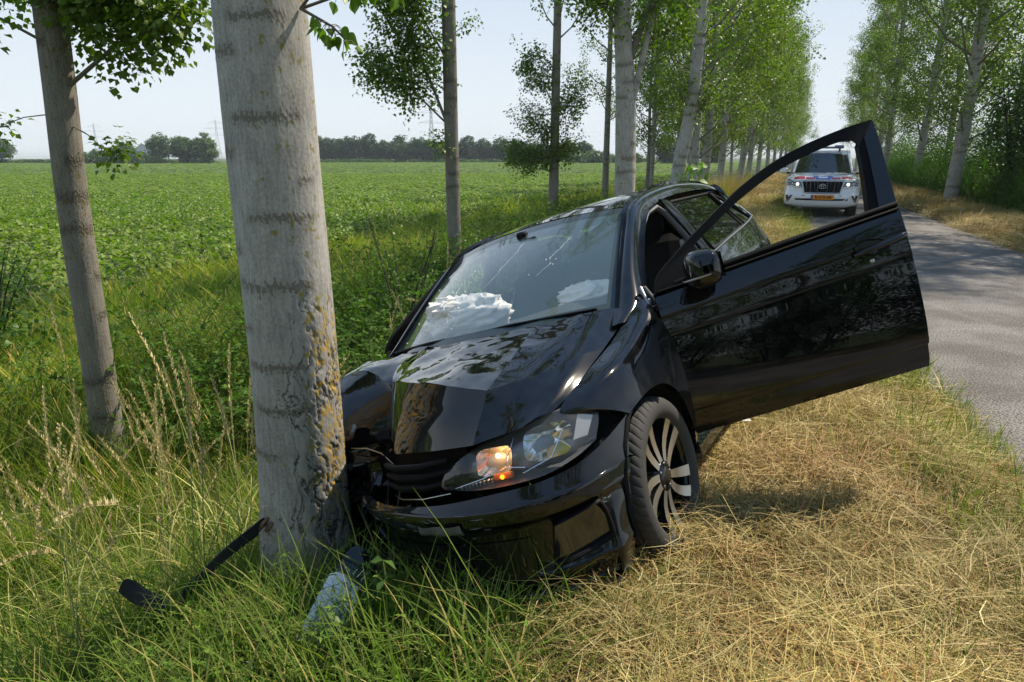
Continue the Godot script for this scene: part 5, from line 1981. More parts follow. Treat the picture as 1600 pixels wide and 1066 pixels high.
func strand(b: MB, o: Vector3, a: float, l: float, w: float, rise: float, curl: float, col: Color) -> void:
	b.col = col
	var n := b.v.size()
	var seg := 3
	var p := o
	for k in seg + 1:
		var f := float(k) / seg
		var d := Vector3(cos(a + curl * f), rise * (1.0 - 2.0 * f), sin(a + curl * f))
		var side := Vector3(-sin(a + curl * f), .35 * sin(a * 7.0), cos(a + curl * f)) * w * .5 * (1.0 - .8 * f * f)
		b.pt(p - side)
		b.pt(p + side)
		p += d * l / seg
	for k in seg:
		var i := n + k * 2
		b.ix.append_array(PackedInt32Array([i, i + 1, i + 3, i, i + 3, i + 2]))

func hay_tuft(n: int, r: float, h: float) -> ArrayMesh:
	var b := MB.new()
	var lay := rng.randf() * TAU
	for k in n:
		var a := rng.randf() * TAU if rng.randf() < .55 else lay + rng.randfn(0, .5)
		var l := rng.randf_range(.05, .20) if rng.randf() < .88 else rng.randf_range(.2, .34)
		var c: Color = STRAW[rng.randi() % 6] * rng.randf_range(.75, 1.15)
		var o := Vector3(rng.randfn(0, r), rng.randf_range(0, h), rng.randfn(0, r))
		if rng.randf() < .22:
			blade(b, o * Vector3(1, .2, 1), a, rng.randf_range(.05, .14), rng.randf_range(.002, .004), .2, rng.randf_range(.5, 1.6), c.lerp(Color(.20, .25, .06), .5), 3)
		else:
			strand(b, o, a, l, rng.randf_range(.0013, .0030), rng.randf_range(-.2, .4), rng.randf_range(-1.0, 1.0), c)
	return b.build()

func green_tuft(n: int, r: float, l0: float, l1: float, w: float, dry: float, bend := 1.6) -> ArrayMesh:
	var b := MB.new()
	for k in n:
		var c := Color(.09, .165, .025).lerp(Color(.19, .27, .055), rng.randf())
		if rng.randf() < dry: c = Color(.40, .34, .15) * rng.randf_range(.7, 1.1)
		var a := rng.randf() * TAU
		blade(b, Vector3(rng.randfn(0, r), 0, rng.randfn(0, r)), a, rng.randf_range(l0, l1), w * rng.randf_range(.6, 1.3), rng.randf_range(.05, .5), rng.randf_range(.2, bend), c, 4)
	return b.build()

func weed(n: int, h: float, leaf_l: float) -> ArrayMesh:
	var b := MB.new()
	for k in n:
		var a := rng.randf() * TAU
		var path := []
		var p := Vector3(rng.randfn(0, .03), 0, rng.randfn(0, .03))
		var d := Vector3(cos(a) * .4, 1, sin(a) * .4).normalized()
		var hh := h * rng.randf_range(.6, 1.2)
		for i in 6:
			path.append(p)
			p += d * hh / 5.0
			d = (d + Vector3(cos(a), -.25, sin(a)) * .16 + Vector3(rng.randf_range(-.2, .2), 0, rng.randf_range(-.2, .2))).normalized()
		b.col = Color(.13, .18, .05)
		b.tube(path, [.0025, .0022, .002, .0018, .0014, .001], 3, false)
		for i in range(1, 6):
			for q in 5:
				var e := rng.randf() * TAU
				leaf(b, path[i], Vector3(cos(e), rng.randf_range(-.2, .6), sin(e)).normalized(), leaf_l * rng.randf_range(.6, 1.2), .38, Color(.09, .17, .03).lerp(Color(.18, .27, .05), rng.randf()))
	return b.build()

func seed_stalk(h: float, lean: float) -> ArrayMesh:
	var b := MB.new()
	var c := Color(.48, .40, .20)
	var path := []
	var p := Vector3.ZERO
	for k in 9:
		var f := k / 8.0
		path.append(p)
		var a := lean * (.3 + f * f * 1.6)
		p += Vector3(sin(a), cos(a), 0) * h / 8.0
	b.col = Color(.34, .33, .13)
	b.tube(path, [.0022, .0022, .002, .002, .0018, .0016, .0014, .0012, .0008], 4, false)
	for k in 80:
		var f := lerpf(.74, 1.0, k / 79.0)
		var i := mini(int(f * 8), 7)
		var o: Vector3 = path[i].lerp(path[i + 1], f * 8 - i)
		var e := rng.randf() * TAU
		var d := Vector3(cos(e) * .55, 1.0, sin(e) * .55).normalized()
		b.col = c.lerp(Color(.58, .48, .27), rng.randf())
		var l := rng.randf_range(.012, .026) * (1.25 - .6 * (f - .74) / .26)
		var s := d.cross(Vector3(sin(e), .2, cos(e))).normalized() * .0035
		s *= .75
		b.tri(o, o + d * l * .5 + s, o + d * l)
		b.tri(o, o + d * l, o + d * l * .5 - s)
	for k in 2:
		blade(b, path[1 + k], rng.randf() * TAU, h * .4, .005, .3, 1.7, Color(.32, .32, .11), 5)
	return b.build()

func lay(xs: Array, cs: Array, p: Vector3, s: float, tilt: float, col: Color, sy := 1.0) -> void:
	var bs := Basis(Vector3(rng.randf() - .5, 0, rng.randf() - .5).normalized(), rng.randf() * tilt) * Basis(Vector3.UP, rng.randf() * TAU)
	xs.append(Transform3D(bs.scaled_local(Vector3(s, s * sy, s)), p))
	cs.append(col)

func in_view(p: Vector3, m := .6) -> bool:
	# plenty on both sides so that a step aside still finds grass
	return absf(p.x) < (-p.z) * .86 + 1.6 + m and -p.z > .7

func build_grass() -> void:
	rng.seed = 2024
	var hay_m := grass_mat("dry_grass", Color(.5, .45, .25))
	var green_m := grass_mat("green_grass", Color(.8, .95, .3))
	# --- mown hay on the verge
	var hays := [hay_tuft(84, .075, .06), hay_tuft(84, .075, .07), hay_tuft(76, .09, .05), hay_tuft(76, .07, .08)]
	var xs := [[], [], [], []]
	var cs := [[], [], [], []]
	for ring in [[1.0, 4.2, 165.0, 1.1], [4.2, 9.0, 62.0, 1.4], [9.0, 20.0, 24.0, 1.9], [20.0, 60.0, 7.0, 2.8]]:
		for side in 2:
			var s0: float = -2.35 if side == 0 else ROAD_W - .05
			var s1: float = .06 if side == 0 else ROAD_W + 1.9
			var cnt := int((ring[1] - ring[0]) * (s1 - s0) * ring[2])
			for k in cnt:
				var t := rng.randf_range(ring[0], ring[1])
				var s := rng.randf_range(s0, s1)
				# the ragged margin with the green grass, and with the road
				var wob := .30 * nz.get_noise_2d(t * 90.0, s * 40.0)
				if side == 0 and (s < -2.12 + wob): continue
				if side == 0 and s > -.08 + .12 * nz.get_noise_2d(t * 160.0, 5.0): continue
				var p := at_st(s, t)
				if not in_view(p): continue
				var heap := clampf(nz.get_noise_2d(p.x * 120.0, p.z * 120.0) * 1.6, -.2, 1.0)
				p.y += .012 + .085 * heap * (1.0 if t < 12 else .5)
				var g := clampf(.5 + .9 * nz.get_noise_2d(p.x * 75.0 + 40.0, p.z * 75.0) + (.35 if s > -.55 and side == 0 else 0.0), 0, 1)
				var w := rng.randf_range(.75, 1.2) * (.92 + .5 * nz.get_noise_2d(p.x * 60.0 + 300.0, p.z * 60.0))
				var col := Color(1.31, 1.26, 1.22).lerp(Color(.85, 1.0, .62), g * .72) * w
				if rng.randf() < .12: col = Color(.95, .72, .6) * w
				var q := rng.randi() % 4
				lay(xs[q], cs[q], p, ring[3] * rng.randf_range(.8, 1.2), .35, col)
	for q in 4: tag(scatter("mown_hay", hays[q], hay_m, self, xs[q], cs[q]), "dry mown grass lying on the verge", "grass")
	# --- short green tufts coming through the hay, and along the road's edge
	var shorts := [green_tuft(20, .05, .06, .17, .004, .25), green_tuft(16, .06, .08, .2, .004, .4)]
	xs = [[], []]
	cs = [[], []]
	for k in 5200:
		var t := pow(rng.randf(), 1.6) * 24.0 + .8
		var s := rng.randf_range(-2.2, -.02)
		if rng.randf() < .45: s = rng.randf_range(-.55, .05)
		elif nz.get_noise_2d(t * 110.0, s * 110.0) < .12: continue
		var p := at_st(s, t)
		if in_view(p):
			var q := k % 2
			lay(xs[q], cs[q], p, rng.randf_range(.7, 1.3) * (1.0 + t * .04), .3, Color(1.15, 1.05, .9) * rng.randf_range(.7, 1.2))
	for q in 2: tag(scatter("short_grass", shorts[q], green_m, self, xs[q], cs[q]), "short green grass growing through the hay", "grass")
	# --- lush grass on the ditch banks
	var tufts := [green_tuft(20, .07, .16, .40, .0055, .06), green_tuft(18, .08, .2, .5, .0065, .10), green_tuft(24, .06, .12, .30, .0045, .04), green_tuft(18, .09, .25, .6, .006, .22, 2.1)]
	xs = [[], [], [], []]
	cs = [[], [], [], []]
	for ring in [[1.0, 3.6, 215.0, 1.04], [3.6, 8.0, 92.0, 1.2], [8.0, 18.0, 26.0, 1.6], [18.0, 45.0, 6.0, 2.4]]:
		var cnt := int((ring[1] - ring[0]) * 8.2 * ring[2])
		for k in cnt:
			var t := rng.randf_range(ring[0], ring[1])
			var s := rng.randf_range(-10.2, -2.0)
			var wob := .30 * nz.get_noise_2d(t * 90.0, s * 40.0)
			if s > -2.05 + wob: continue
			var p := at_st(s, t)
			if not in_view(p): continue
			var n := nz.get_noise_2d(p.x * 55.0 + 9.0, p.z * 55.0)
			var strip := s < -6.8
			var hgt := .62 if strip else 1.0
			# shorter where the car has gone, and before the trunk
			if t < 3.2 and s > -3.6: hgt = .85
			if Vector2(p.x + .35, p.z + 3.1).length() < .75: hgt = .35
			var col := Color(.9, .95, .8).lerp(Color(1.25, 1.18, .95), clampf(.5 + n, 0, 1)) * rng.randf_range(.75, 1.15)
			if strip: col = Color(1.9, 1.6, 1.15) * rng.randf_range(.85, 1.15)
			elif t > 3.5: col = Color(1.15, 1.05, .9) * col
			var q := 3 if rng.randf() < (.18 if n > 0 else .05) else rng.randi() % 3
			lay(xs[q], cs[q], p + Vector3(0, -.02, 0), ring[3] * rng.randf_range(.75, 1.25), .25, col, hgt * rng.randf_range(.8, 1.15))
	for q in 4: tag(scatter("bank_grass", tufts[q], green_m, self, xs[q], cs[q]), "lush green grass on the banks of the ditch", "grass")
	# --- low weeds in the near grass and leafy undergrowth along the ditch
	var weeds := [weed(6, .38, .016), weed(5, .5, .020), weed(5, .55, .042)]
	xs = [[], [], []]
	cs = [[], [], []]
	for k in 1700:
		var t := rng.randf_range(1.2, 3.6)
		var s := rng.randf_range(-6.5, -2.25)
		var p := at_st(s, t)
		if not in_view(p): continue
		if Vector2(p.x + .25, p.z + 3.1).length() < .95: continue
		if nz.get_noise_2d(p.x * 100.0, p.z * 100.0) < .05 and p.x < -.9: continue
		lay(xs[k % 2], cs[k % 2], p, rng.randf_range(.6, 1.1), .4, Color(1.1, 1.1, .9) * rng.randf_range(.75, 1.25), .85)
	for k in 1700:
		var t := rng.randf_range(4.8, 22.0)
		var s := rng.randfn(-4.8, .85)
		var p := at_st(s, t)
		if not in_view(p) or s > -3.0: continue
		if Vector2(p.x - .2, p.z + 4.4).length() < 1.3: continue
		lay(xs[2], cs[2], p, rng.randf_range(.8, 1.5) * (1.0 + t * .015), .3, Color(.75, .85, .7) * rng.randf_range(.7, 1.2), rng.randf_range(.8, 1.4))
	for q in 3: tag(scatter("undergrowth", weeds[q], green_m, self, xs[q], cs[q]), "leafy weeds among the grass of the ditch", "weeds")
	# --- tall dry stalks with seed heads
	var stalks := [seed_stalk(1.05, .12), seed_stalk(.95, .3), seed_stalk(1.15, .2), seed_stalk(.85, .55), seed_stalk(1.0, .8)]
	xs = [[], [], [], [], []]
	cs = [[], [], [], [], []]
	for e in [[-1.5, -2.95, 44, .22], [-1.85, -2.75, 44, .25], [-2.3, -2.8, 40, .3], [-1.35, -3.6, 16, .25], [-2.6, -3.6, 18, .4], [-1.75, -2.45, 14, .3], [-.2, -5.6, 12, .5], [-.75, -5.0, 12, .5], [-1.0, -6.2, 12, .6], [-2.2, -2.0, 12, .35]]:
		for k in int(e[2] * .55):
			var x: float = e[0] + rng.randfn(0, e[3])
			var z: float = e[1] + rng.randfn(0, e[3] * .8)
			var q: int = [0, 0, 1, 2, 2, 3, 4, 1][rng.randi() % 8]
			lay(xs[q], cs[q], gp(x, z), rng.randf_range(.9, 1.3), .22, Color(1, 1, 1) * rng.randf_range(.95, 1.4))
	for q in 5: tag(scatter("seed_grass", stalks[q], hay_m, self, xs[q], cs[q]), "tall dry grass stalks with seed heads left of the struck tree", "grass")
	# --- reeds and shrubs right of the road, as one mass of leaves
	var reed := green_tuft(22, .14, .9, 1.9, .022, .05, .9)
	xs = [[], [], [], []]
	cs = [[], [], [], []]
	for k in 1500:
		var t := rng.randf_range(12.5, 48.0)
		var s := ROAD_W + 1.9 + absf(rng.randfn(0, 1.5))
		lay(xs[3], cs[3], at_st(s, t), rng.randf_range(.7, 1.1), .15, Color(.75, .95, 1.05) * rng.randf_range(.6, 1.05))
	for k in 7000:
		var t := rng.randf_range(11.5, 70.0)
		var r := 1.75 + absf(rng.randfn(0, 2.4))
		var p := at_st(ROAD_W + r, t)
		var top: float = (.7 + 2.6 * clampf((r - 1.7) / 2.2, 0, 1)) * (1.0 + .9 * nz.get_noise_2d(p.x * 32.0, p.z * 32.0))
		p.y += rng.randf() * maxf(top, .3)
		var q := k % 3
		lay(xs[q], cs[q], p, rng.randf_range(.8, 1.3), 1.0, Color(.68, .80, .7) * rng.randf_range(.6, 1.2))
	tag(scatter("reeds", reed, green_m, self, xs[3], cs[3]), "reeds among the shrubs beyond the right verge", "reeds")
	for q in 3: tag(scatter("shrubbery", clumps[q], leaf_mat, self, xs[q], cs[q]), "dense shrubs lining the right side of the road", "shrubs")
	# --- clover and brambles on the left bank behind the car
	xs = [[], [], []]
	cs = [[], [], []]
	for e in [[-1.3, -7.0, 1.0, .95, 82], [-.5, -8.2, 1.0, 1.0, 82], [.2, -9.3, .9, .9, 71], [-2.2, -8.0, .9, .7, 60], [-4.9, -6.2, 1.1, 1.0, 82], [-5.6, -5.0, .9, 1.1, 120], [.9, -13.0, 1.4, .9, 160], [1.6, -16.5, 1.6, .9, 160], [2.6, -21.0, 2.0, .9, 160], [-.6, -10.8, .9, 1.2, 120]]:
		for k in int(e[4]):
			var x: float = e[0] + rng.randfn(0, e[2] * .5)
			var z: float = e[1] + rng.randfn(0, e[2] * .55)
			var p := gp(x, z)
			var dd: float = Vector2(x - e[0], z - e[1]).length() / e[2]
			p.y += rng.randf() * e[3] * clampf(1.25 - dd, .15, 1)
			var q := k % 3
			lay(xs[q], cs[q], p, rng.randf_range(.55, .9), 1.0, Color(.72, .86, .7) * rng.randf_range(.65, 1.2))
	for q in 3: tag(scatter("brambles", clumps[q], leaf_mat, self, xs[q], cs[q]), "low leafy bushes on the ditch bank behind the car", "bushes")

# ---------------------------------------------------------------- far things
func far_tree(called: String, label: String, at: Vector3, h: float, w: float, low: float, n: int, group: String, tone: Color, leafs: Array) -> Node3D:
	var root := thing(called, label, "tree" if called.ends_with("tree") else "bush", Transform3D(Basis(), at), group)
	var b := MB.new()
	b.tube([Vector3(0, -.3, 0), Vector3(.1, h * .4, 0), Vector3(0, h * .85, .1)], [.16, .12, .03], 7)
	if called.ends_with("tree"): part("trunk", b.build(), mat("limb_bark", lin(.17, .15, .12), .9), root)
	else: part("stem", b.build(), mat("limb_bark", lin(.17, .15, .12), .9), root)
	var xs := []
	var cs := []
	for k in n:
		var d := Vector3(rng.randfn(0, 1), rng.randfn(0, 1), rng.randfn(0, 1)).normalized() * pow(rng.randf(), .45)
		d *= 1.0 + .35 * nz.get_noise_3d(d.x * 90.0 + at.x * 30.0, d.y * 90.0, d.z * 90.0)
		var p := Vector3(d.x * w * .5, low + (h - low) * (.5 + .5 * d.y), d.z * w * .5)
		xs.append(Transform3D(Basis(Vector3.UP, rng.randf() * TAU).scaled_local(Vector3.ONE * rng.randf_range(.8, 1.3)), p))
		cs.append(tone * rng.randf_range(.7, 1.2))
	scatter("crown", leafs[rng.randi() % leafs.size()], leaf_mat, root, xs, cs)
	return root

func build_far() -> void:
	rng.seed = 500
	leaf_mat = leaf_material("poplar_leaf", Color(.80, .92, .26))
	var big := [leaf_clump(26, .42, .75, Color(.07, .12, .03), Color(.11, .17, .04), false), leaf_clump(26, .5, .8, Color(.07, .12, .03), Color(.11, .17, .04), false)]
	var protos := []
	var g := "wood edge across the field"
	for k in 4:
		protos.append(far_tree("far_tree", "dark tree in the long wood edge closing the field" , Vector3(-76 + k * 3.1, -.3, -252 - k), [10.6, 9.4, 10.0, 8.8][k], [6.4, 7.0, 6.0, 6.8][k], [.6, .2, .8, .4][k], 230, g, Color(.62, .80, .75), big))
	for k in range(4, 35):
		var o: Node3D = protos[(k * 7) % 4].duplicate()
		o.name = numbered("far_tree")
		add_child(o)
		o.position = Vector3(-76 + k * 3.0 + rng.randf_range(-.7, .7), -.3, -252 + rng.randf_range(-4, 4))
		o.rotation.y = rng.randf() * TAU
		var s := lerpf(.92, .70, k / 34.0) * rng.randf_range(.88, 1.12)
		o.scale = Vector3(1, s, 1)
		tag(o, "dark tree in the long wood edge closing the field", "tree", g)
	# single trees and bushes along the horizon
	far_tree("far_tree", "small round tree at the far left of the horizon", Vector3(-155, -.3, -215), 7.2, 7.5, 1.5, 190, "", Color(.8, .95, .9), big)
	far_tree("far_tree", "second small round tree at the far left of the horizon", Vector3(-162, -.3, -216), 6.8, 6.0, 1.5, 160, "", Color(.75, .9, .9), big)
	far_tree("far_tree", "pale young tree behind the long hedge right of the left trunk", Vector3(-131, -.3, -240), 7.0, 5.5, 1.6, 130, "", Color(1, 1.1, 1), big)
	far_tree("far_tree", "tree with a round crown behind the right end of the long hedge", Vector3(-118, -.3, -235), 7.8, 6.0, 1.6, 150, "", Color(.8, .95, .85), big)
	for e in [[-102, -205, 8.4, 6.4, "leftmost of three full trees left of the struck trunk"], [-96.0, -207, 8.0, 6.8, "middle of three full trees left of the struck trunk"], [-89.5, -206, 8.2, 6.6, "rightmost of three full trees left of the struck trunk"]]:
		far_tree("far_tree", e[4], Vector3(e[0], -.3, e[1]), e[2], e[3], .4, 260, "", Color(1.0, 1.15, .9), big)
	for e in [[-121, -205, 4.0, 13.0, "left part of the long rounded hedge on the horizon"], [-112, -203, 4.7, 12.0, "middle of the long rounded hedge on the horizon"], [-105.5, -201, 3.2, 9.0, "low right end of the long rounded hedge on the horizon"]]:
		far_tree("far_bush", e[4], Vector3(e[0], -.5, e[1]), e[2], e[3], -.3, 260, "", Color(.72, .9, .8), big)
	for e in [[44, -200, 8.5, 7, "tree on the horizon right of the twin stemmed poplar"], [51, -204, 7.2, 7, "bushy tree on the horizon left of the kinked poplar"], [58, -206, 8.8, 7, "tree on the horizon right of the kinked poplar"], [24, -215, 4.0, 12, "low bush at the right end of the wood edge"], [36, -225, 3.4, 14, "low bush on the horizon left of the twin stemmed poplar"]]:
		far_tree("far_tree" if e[2] > 5 else "far_bush", e[4], Vector3(e[0], -.4, e[1]), e[2], e[3], .2, 230, "", Color(.75, .92, .85), big)
	# low growth along the field's end
	var xs := []
	var cs := []
	for k in 1500:
		var x := rng.randf_range(-230, 60)
		xs.append(Transform3D(Basis(Vector3.UP, rng.randf() * TAU).scaled_local(Vector3(1.6, .8, 1.2)), Vector3(x, -.1 + rng.randf() * .9, -246 + rng.randf_range(-3, 3) + (30.0 if x < -90 else 0.0))))
		cs.append(Color(.95, 1.1, .8) * rng.randf_range(.7, 1.2))
	tag(scatter("field_margin", big[0], leaf_mat, self, xs, cs), "low growth along the far edge of the field", "hedge")
	# white gabled house half hidden by trees
	var h := thing("house", "small white gabled house half hidden by trees on the horizon", "house", Transform3D(Basis(Vector3.UP, .5), Vector3(-116, -.3, -222)))
	var b := MB.new()
	b.box(Vector3(0, 1.5, 0), Vector3(7, 3.4, 10), .02)
	b.tri(Vector3(-3.5, 3.2, 5), Vector3(0, 6.0, 5), Vector3(3.5, 3.2, 5))
	b.tri(Vector3(-3.5, 3.2, -5), Vector3(3.5, 3.2, -5), Vector3(0, 6.0, -5))
	part("wall", b.build(), mat("white_wall", lin(.7, .68, .64), .8), h)
	b = MB.new()
	b.quad(Vector3(-3.9, 2.95, 5.3), Vector3(0, 6.15, 5.3), Vector3(0, 6.15, -5.3), Vector3(-3.9, 2.95, -5.3))
	b.quad(Vector3(0, 6.15, 5.3), Vector3(3.9, 2.95, 5.3), Vector3(3.9, 2.95, -5.3), Vector3(0, 6.15, -5.3))
	part("roof", b.build(), mat("roof_tiles", lin(.16, .10, .08), .8), h)
	# pylons
	pylon(Vector3(-515, -1, -880), 43.0, "lattice pylon above the long hedge on the left horizon")
	pylon(Vector3(-57, -1, -505), 42.0, "lattice pylon behind the hanging branch of the grey trunk")
	pylon(Vector3(-290, -1, -700), 38.0, "lattice pylon at the left edge of the struck trunk")

func pylon(at: Vector3, h: float, label: String) -> void:
	var root := thing("pylon", label, "pylon", Transform3D(Basis(Vector3.UP, .4), at))
	var m := mat("galvanised_steel", lin(.22, .23, .24), .5, .3)
	var b := MB.new()
	var w := func(y: float) -> float: return lerpf(3.2, .8, clampf(y / (h * .6), 0, 1)) * (1.0 - .6 * clampf((y - h * .6) / (h * .4), 0, 1))
	for c in [[1, 1], [1, -1], [-1, -1], [-1, 1]]:
		var p := []
		var r := []
		for k in 9:
			var y := h * k / 8.0
			p.append(Vector3(c[0] * w.call(y), y, c[1] * w.call(y)))
			r.append(.11)
		b.tube(p, r, 4, false)
	for k in 12:
		var y0 := h * k / 12.0
		var y1 := h * (k + 1) / 12.0
		var a: float = w.call(y0)
		var c: float = w.call(y1)
		for s in [1.0, -1.0]:
			b.tube([Vector3(-a, y0, s * a), Vector3(c, y1, s * c)], [.06, .06], 3, false)
			b.tube([Vector3(a, y0, s * a), Vector3(-c, y1, s * c)], [.06, .06], 3, false)
			b.tube([Vector3(s * a, y0, -a), Vector3(s * c, y1, c)], [.06, .06], 3, false)
	part("tower", b.build(), m, root)
	for e in [[.62, 9.0], [.78, 11.0], [.92, 7.0]]:
		b = MB.new()
		var y: float = h * e[0]
		for s in [1.0, -1.0]:
			b.tube([Vector3(0, y, 0), Vector3(s * e[1], y, 0)], [.10, .08], 4, false)
			b.tube([Vector3(0, y + 1.8, 0), Vector3(s * e[1], y, 0)], [.08, .06], 4, false)
			b.tube([Vector3(s * e[1], y, 0), Vector3(s * e[1], y - 1.8, 0)], [.08, .08], 4, false)
		part("cross_arm", b.build(), m, root)

# ---------------------------------------------------------------- wreckage in the grass
func build_debris() -> void:
	rng.seed = 77
	var plastic := mat("bumper_plastic", lin(.022, .024, .032), .35)
	var rough := mat("torn_plastic", lin(.012, .012, .012), .8)
	# strip leaning on the trunk
	var o := thing("bumper_strip", "dark blue-grey bumper strip with a splintered end leaning on the struck trunk's foot", "car part", Transform3D(Basis(), Vector3(-1.17, -.07, -2.44)))
	var b := MB.new()
	b.grid(cr_grid(ctl(3, [-.13, -.03, .12, -.12, .035, .10, -.09, .03, .05, -.01, .075, .0, .0, .135, -.02, .03, .12, -.07, .10, .13, -.13, .11, .195, -.15, .14, .165, -.20]), 4, 5))
	part("strip", b.build(), plastic, o)
	b = MB.new()
	for k in 12:
		var x := .09 + .009 * k
		b.tube([Vector3(x, .14 + .012 * (k % 4), -.14), Vector3(x + .03, .165 + .014 * (k % 4), -.16 - .012 * (k % 3)), Vector3(x + .065, .15 + .022 * (k % 3), -.18)], [.011, .009, .001], 4)
	tag(part("splinters", b.build(), mat("splintered_edge", lin(.16, .085, .045), .8), o), "", "", "", "stuff")
	# black curved bit to its left
	o = thing("bumper_fragment", "curved black piece of bumper lying in the grass left of the struck tree", "car part", Transform3D(Basis(Vector3.UP, -.25).scaled(Vector3(.75, .8, .75)), Vector3(-1.42, -.10, -2.30)))
	b = MB.new()
	b.grid(cr_grid(ctl(3, [-.13, .10, .04, -.12, .145, .0, -.10, .11, -.05, -.07, .045, .03, -.06, .095, -.01, -.04, .06, -.06, .02, .025, .03, .03, .07, -.01, .05, .04, -.06, .11, .0, .01, .12, .04, -.03, .13, .01, -.07]), 4, 4))
	part("shell", b.build(), rough, o)
	# silver and black panel before the bumper
	o = thing("broken_panel", "broken silver and black plastic panel lying in the grass before the bumper", "car part", Transform3D(Basis(Vector3.UP, .25).scaled(Vector3(.82, .82, .82)), Vector3(-.64, -.07, -2.18)))
	b = MB.new()
	b.grid(cr_grid(ctl(3, [-.03, .20, -.09, .03, .21, -.07, .095, .15, -.02, -.09, .135, -.02, -.02, .145, .0, .06, .075, .055, -.15, .065, .05, -.09, .075, .07, .0, .015, .11, -.19, .02, .10, -.13, .02, .12, -.06, -.02, .15]), 4, 4))
	part("silver_shell", b.build(), mat("silver_plastic", lin(.72, .72, .72), .3, .15), o)
	b = MB.new()
	b.grid(cr_grid(ctl(3, [-.01, .215, -.085, .05, .27, -.14, .10, .28, -.17, .04, .200, -.055, .11, .23, -.09, .16, .235, -.12, .10, .150, -.012, .15, .16, -.05, .20, .16, -.08]), 4, 4))
	var bp := part("black_shell", b.build(), mat("gloss_black_trim", Color.BLACK), o)
	for k in 5:
		b = MB.new()
		var f := k / 4.0
		var a := Vector3(.035, .222, -.082).lerp(Vector3(.105, .182, -.026), f)
		b.tube([a, a + Vector3(.034, .016, -.030)], [.0022, .0022], 4)
		part("white_mark", b.build(), mat("white_strip", lin(.85, .85, .83), .3), bp)
	for k in 4:
		b = MB.new()
		var a := Vector3(-.12 + .02 * k, .045 + .01 * k, .10 - .015 * k)
		b.tri(a, a + Vector3(.03, .05, .01), a + Vector3(.045, .01, .03))
		b.tri(a + Vector3(0, -.002, .002), a + Vector3(.045, .008, .032), a + Vector3(.03, .048, .012))
		part("shard", b.build(), mat("silver_plastic", Color.WHITE), o)
	# crumbs of lamp glass and broken clips in the grass before the bumper
	for k in 26:
		var x := rng.randf_range(-.95, .15)
		var z := rng.randf_range(-2.35, -1.85)
		b = MB.new()
		var s := rng.randf_range(.008, .026)
		b.tri(Vector3.ZERO, Vector3(s, .004, .3 * s), Vector3(.2 * s, .006, s))
		b.tri(Vector3(0, -.003, 0), Vector3(.2 * s, .003, s), Vector3(s, .001, .3 * s))
		var cr2 := part("glass_crumb" if k % 3 else "plastic_splinter", b.build(), mat("silver_plastic", Color.WHITE) if k % 3 else rough, self, Transform3D(Basis(Vector3(rng.randf(), 1, rng.randf()).normalized(), rng.randf() * TAU), gp(x, z) + Vector3(0, rng.randf_range(.06, .16), 0)))
		tag(cr2, "tiny clear splinter scattered in the grass before the bumper" if k % 3 else "tiny black splinter scattered in the grass before the bumper", "debris", "splinters before the bumper")
	# pale scrap under the door
	o = thing("plastic_scrap", "small white plastic scrap in the hay below the open door", "scrap", Transform3D(Basis(), gp(1.26, -3.62) + Vector3(0, .07, 0)))
	b = MB.new()
	b.grid(cr_grid(ctl(3, [-.10, .0, -.03, 0, .03, -.04, .08, .01, -.02, -.11, -.01, .03, 0, .012, .04, .09, .0, .03]), 4, 3))
	part("sheet", b.build(), mat("white_plastic", lin(.75, .75, .73), .5), o)

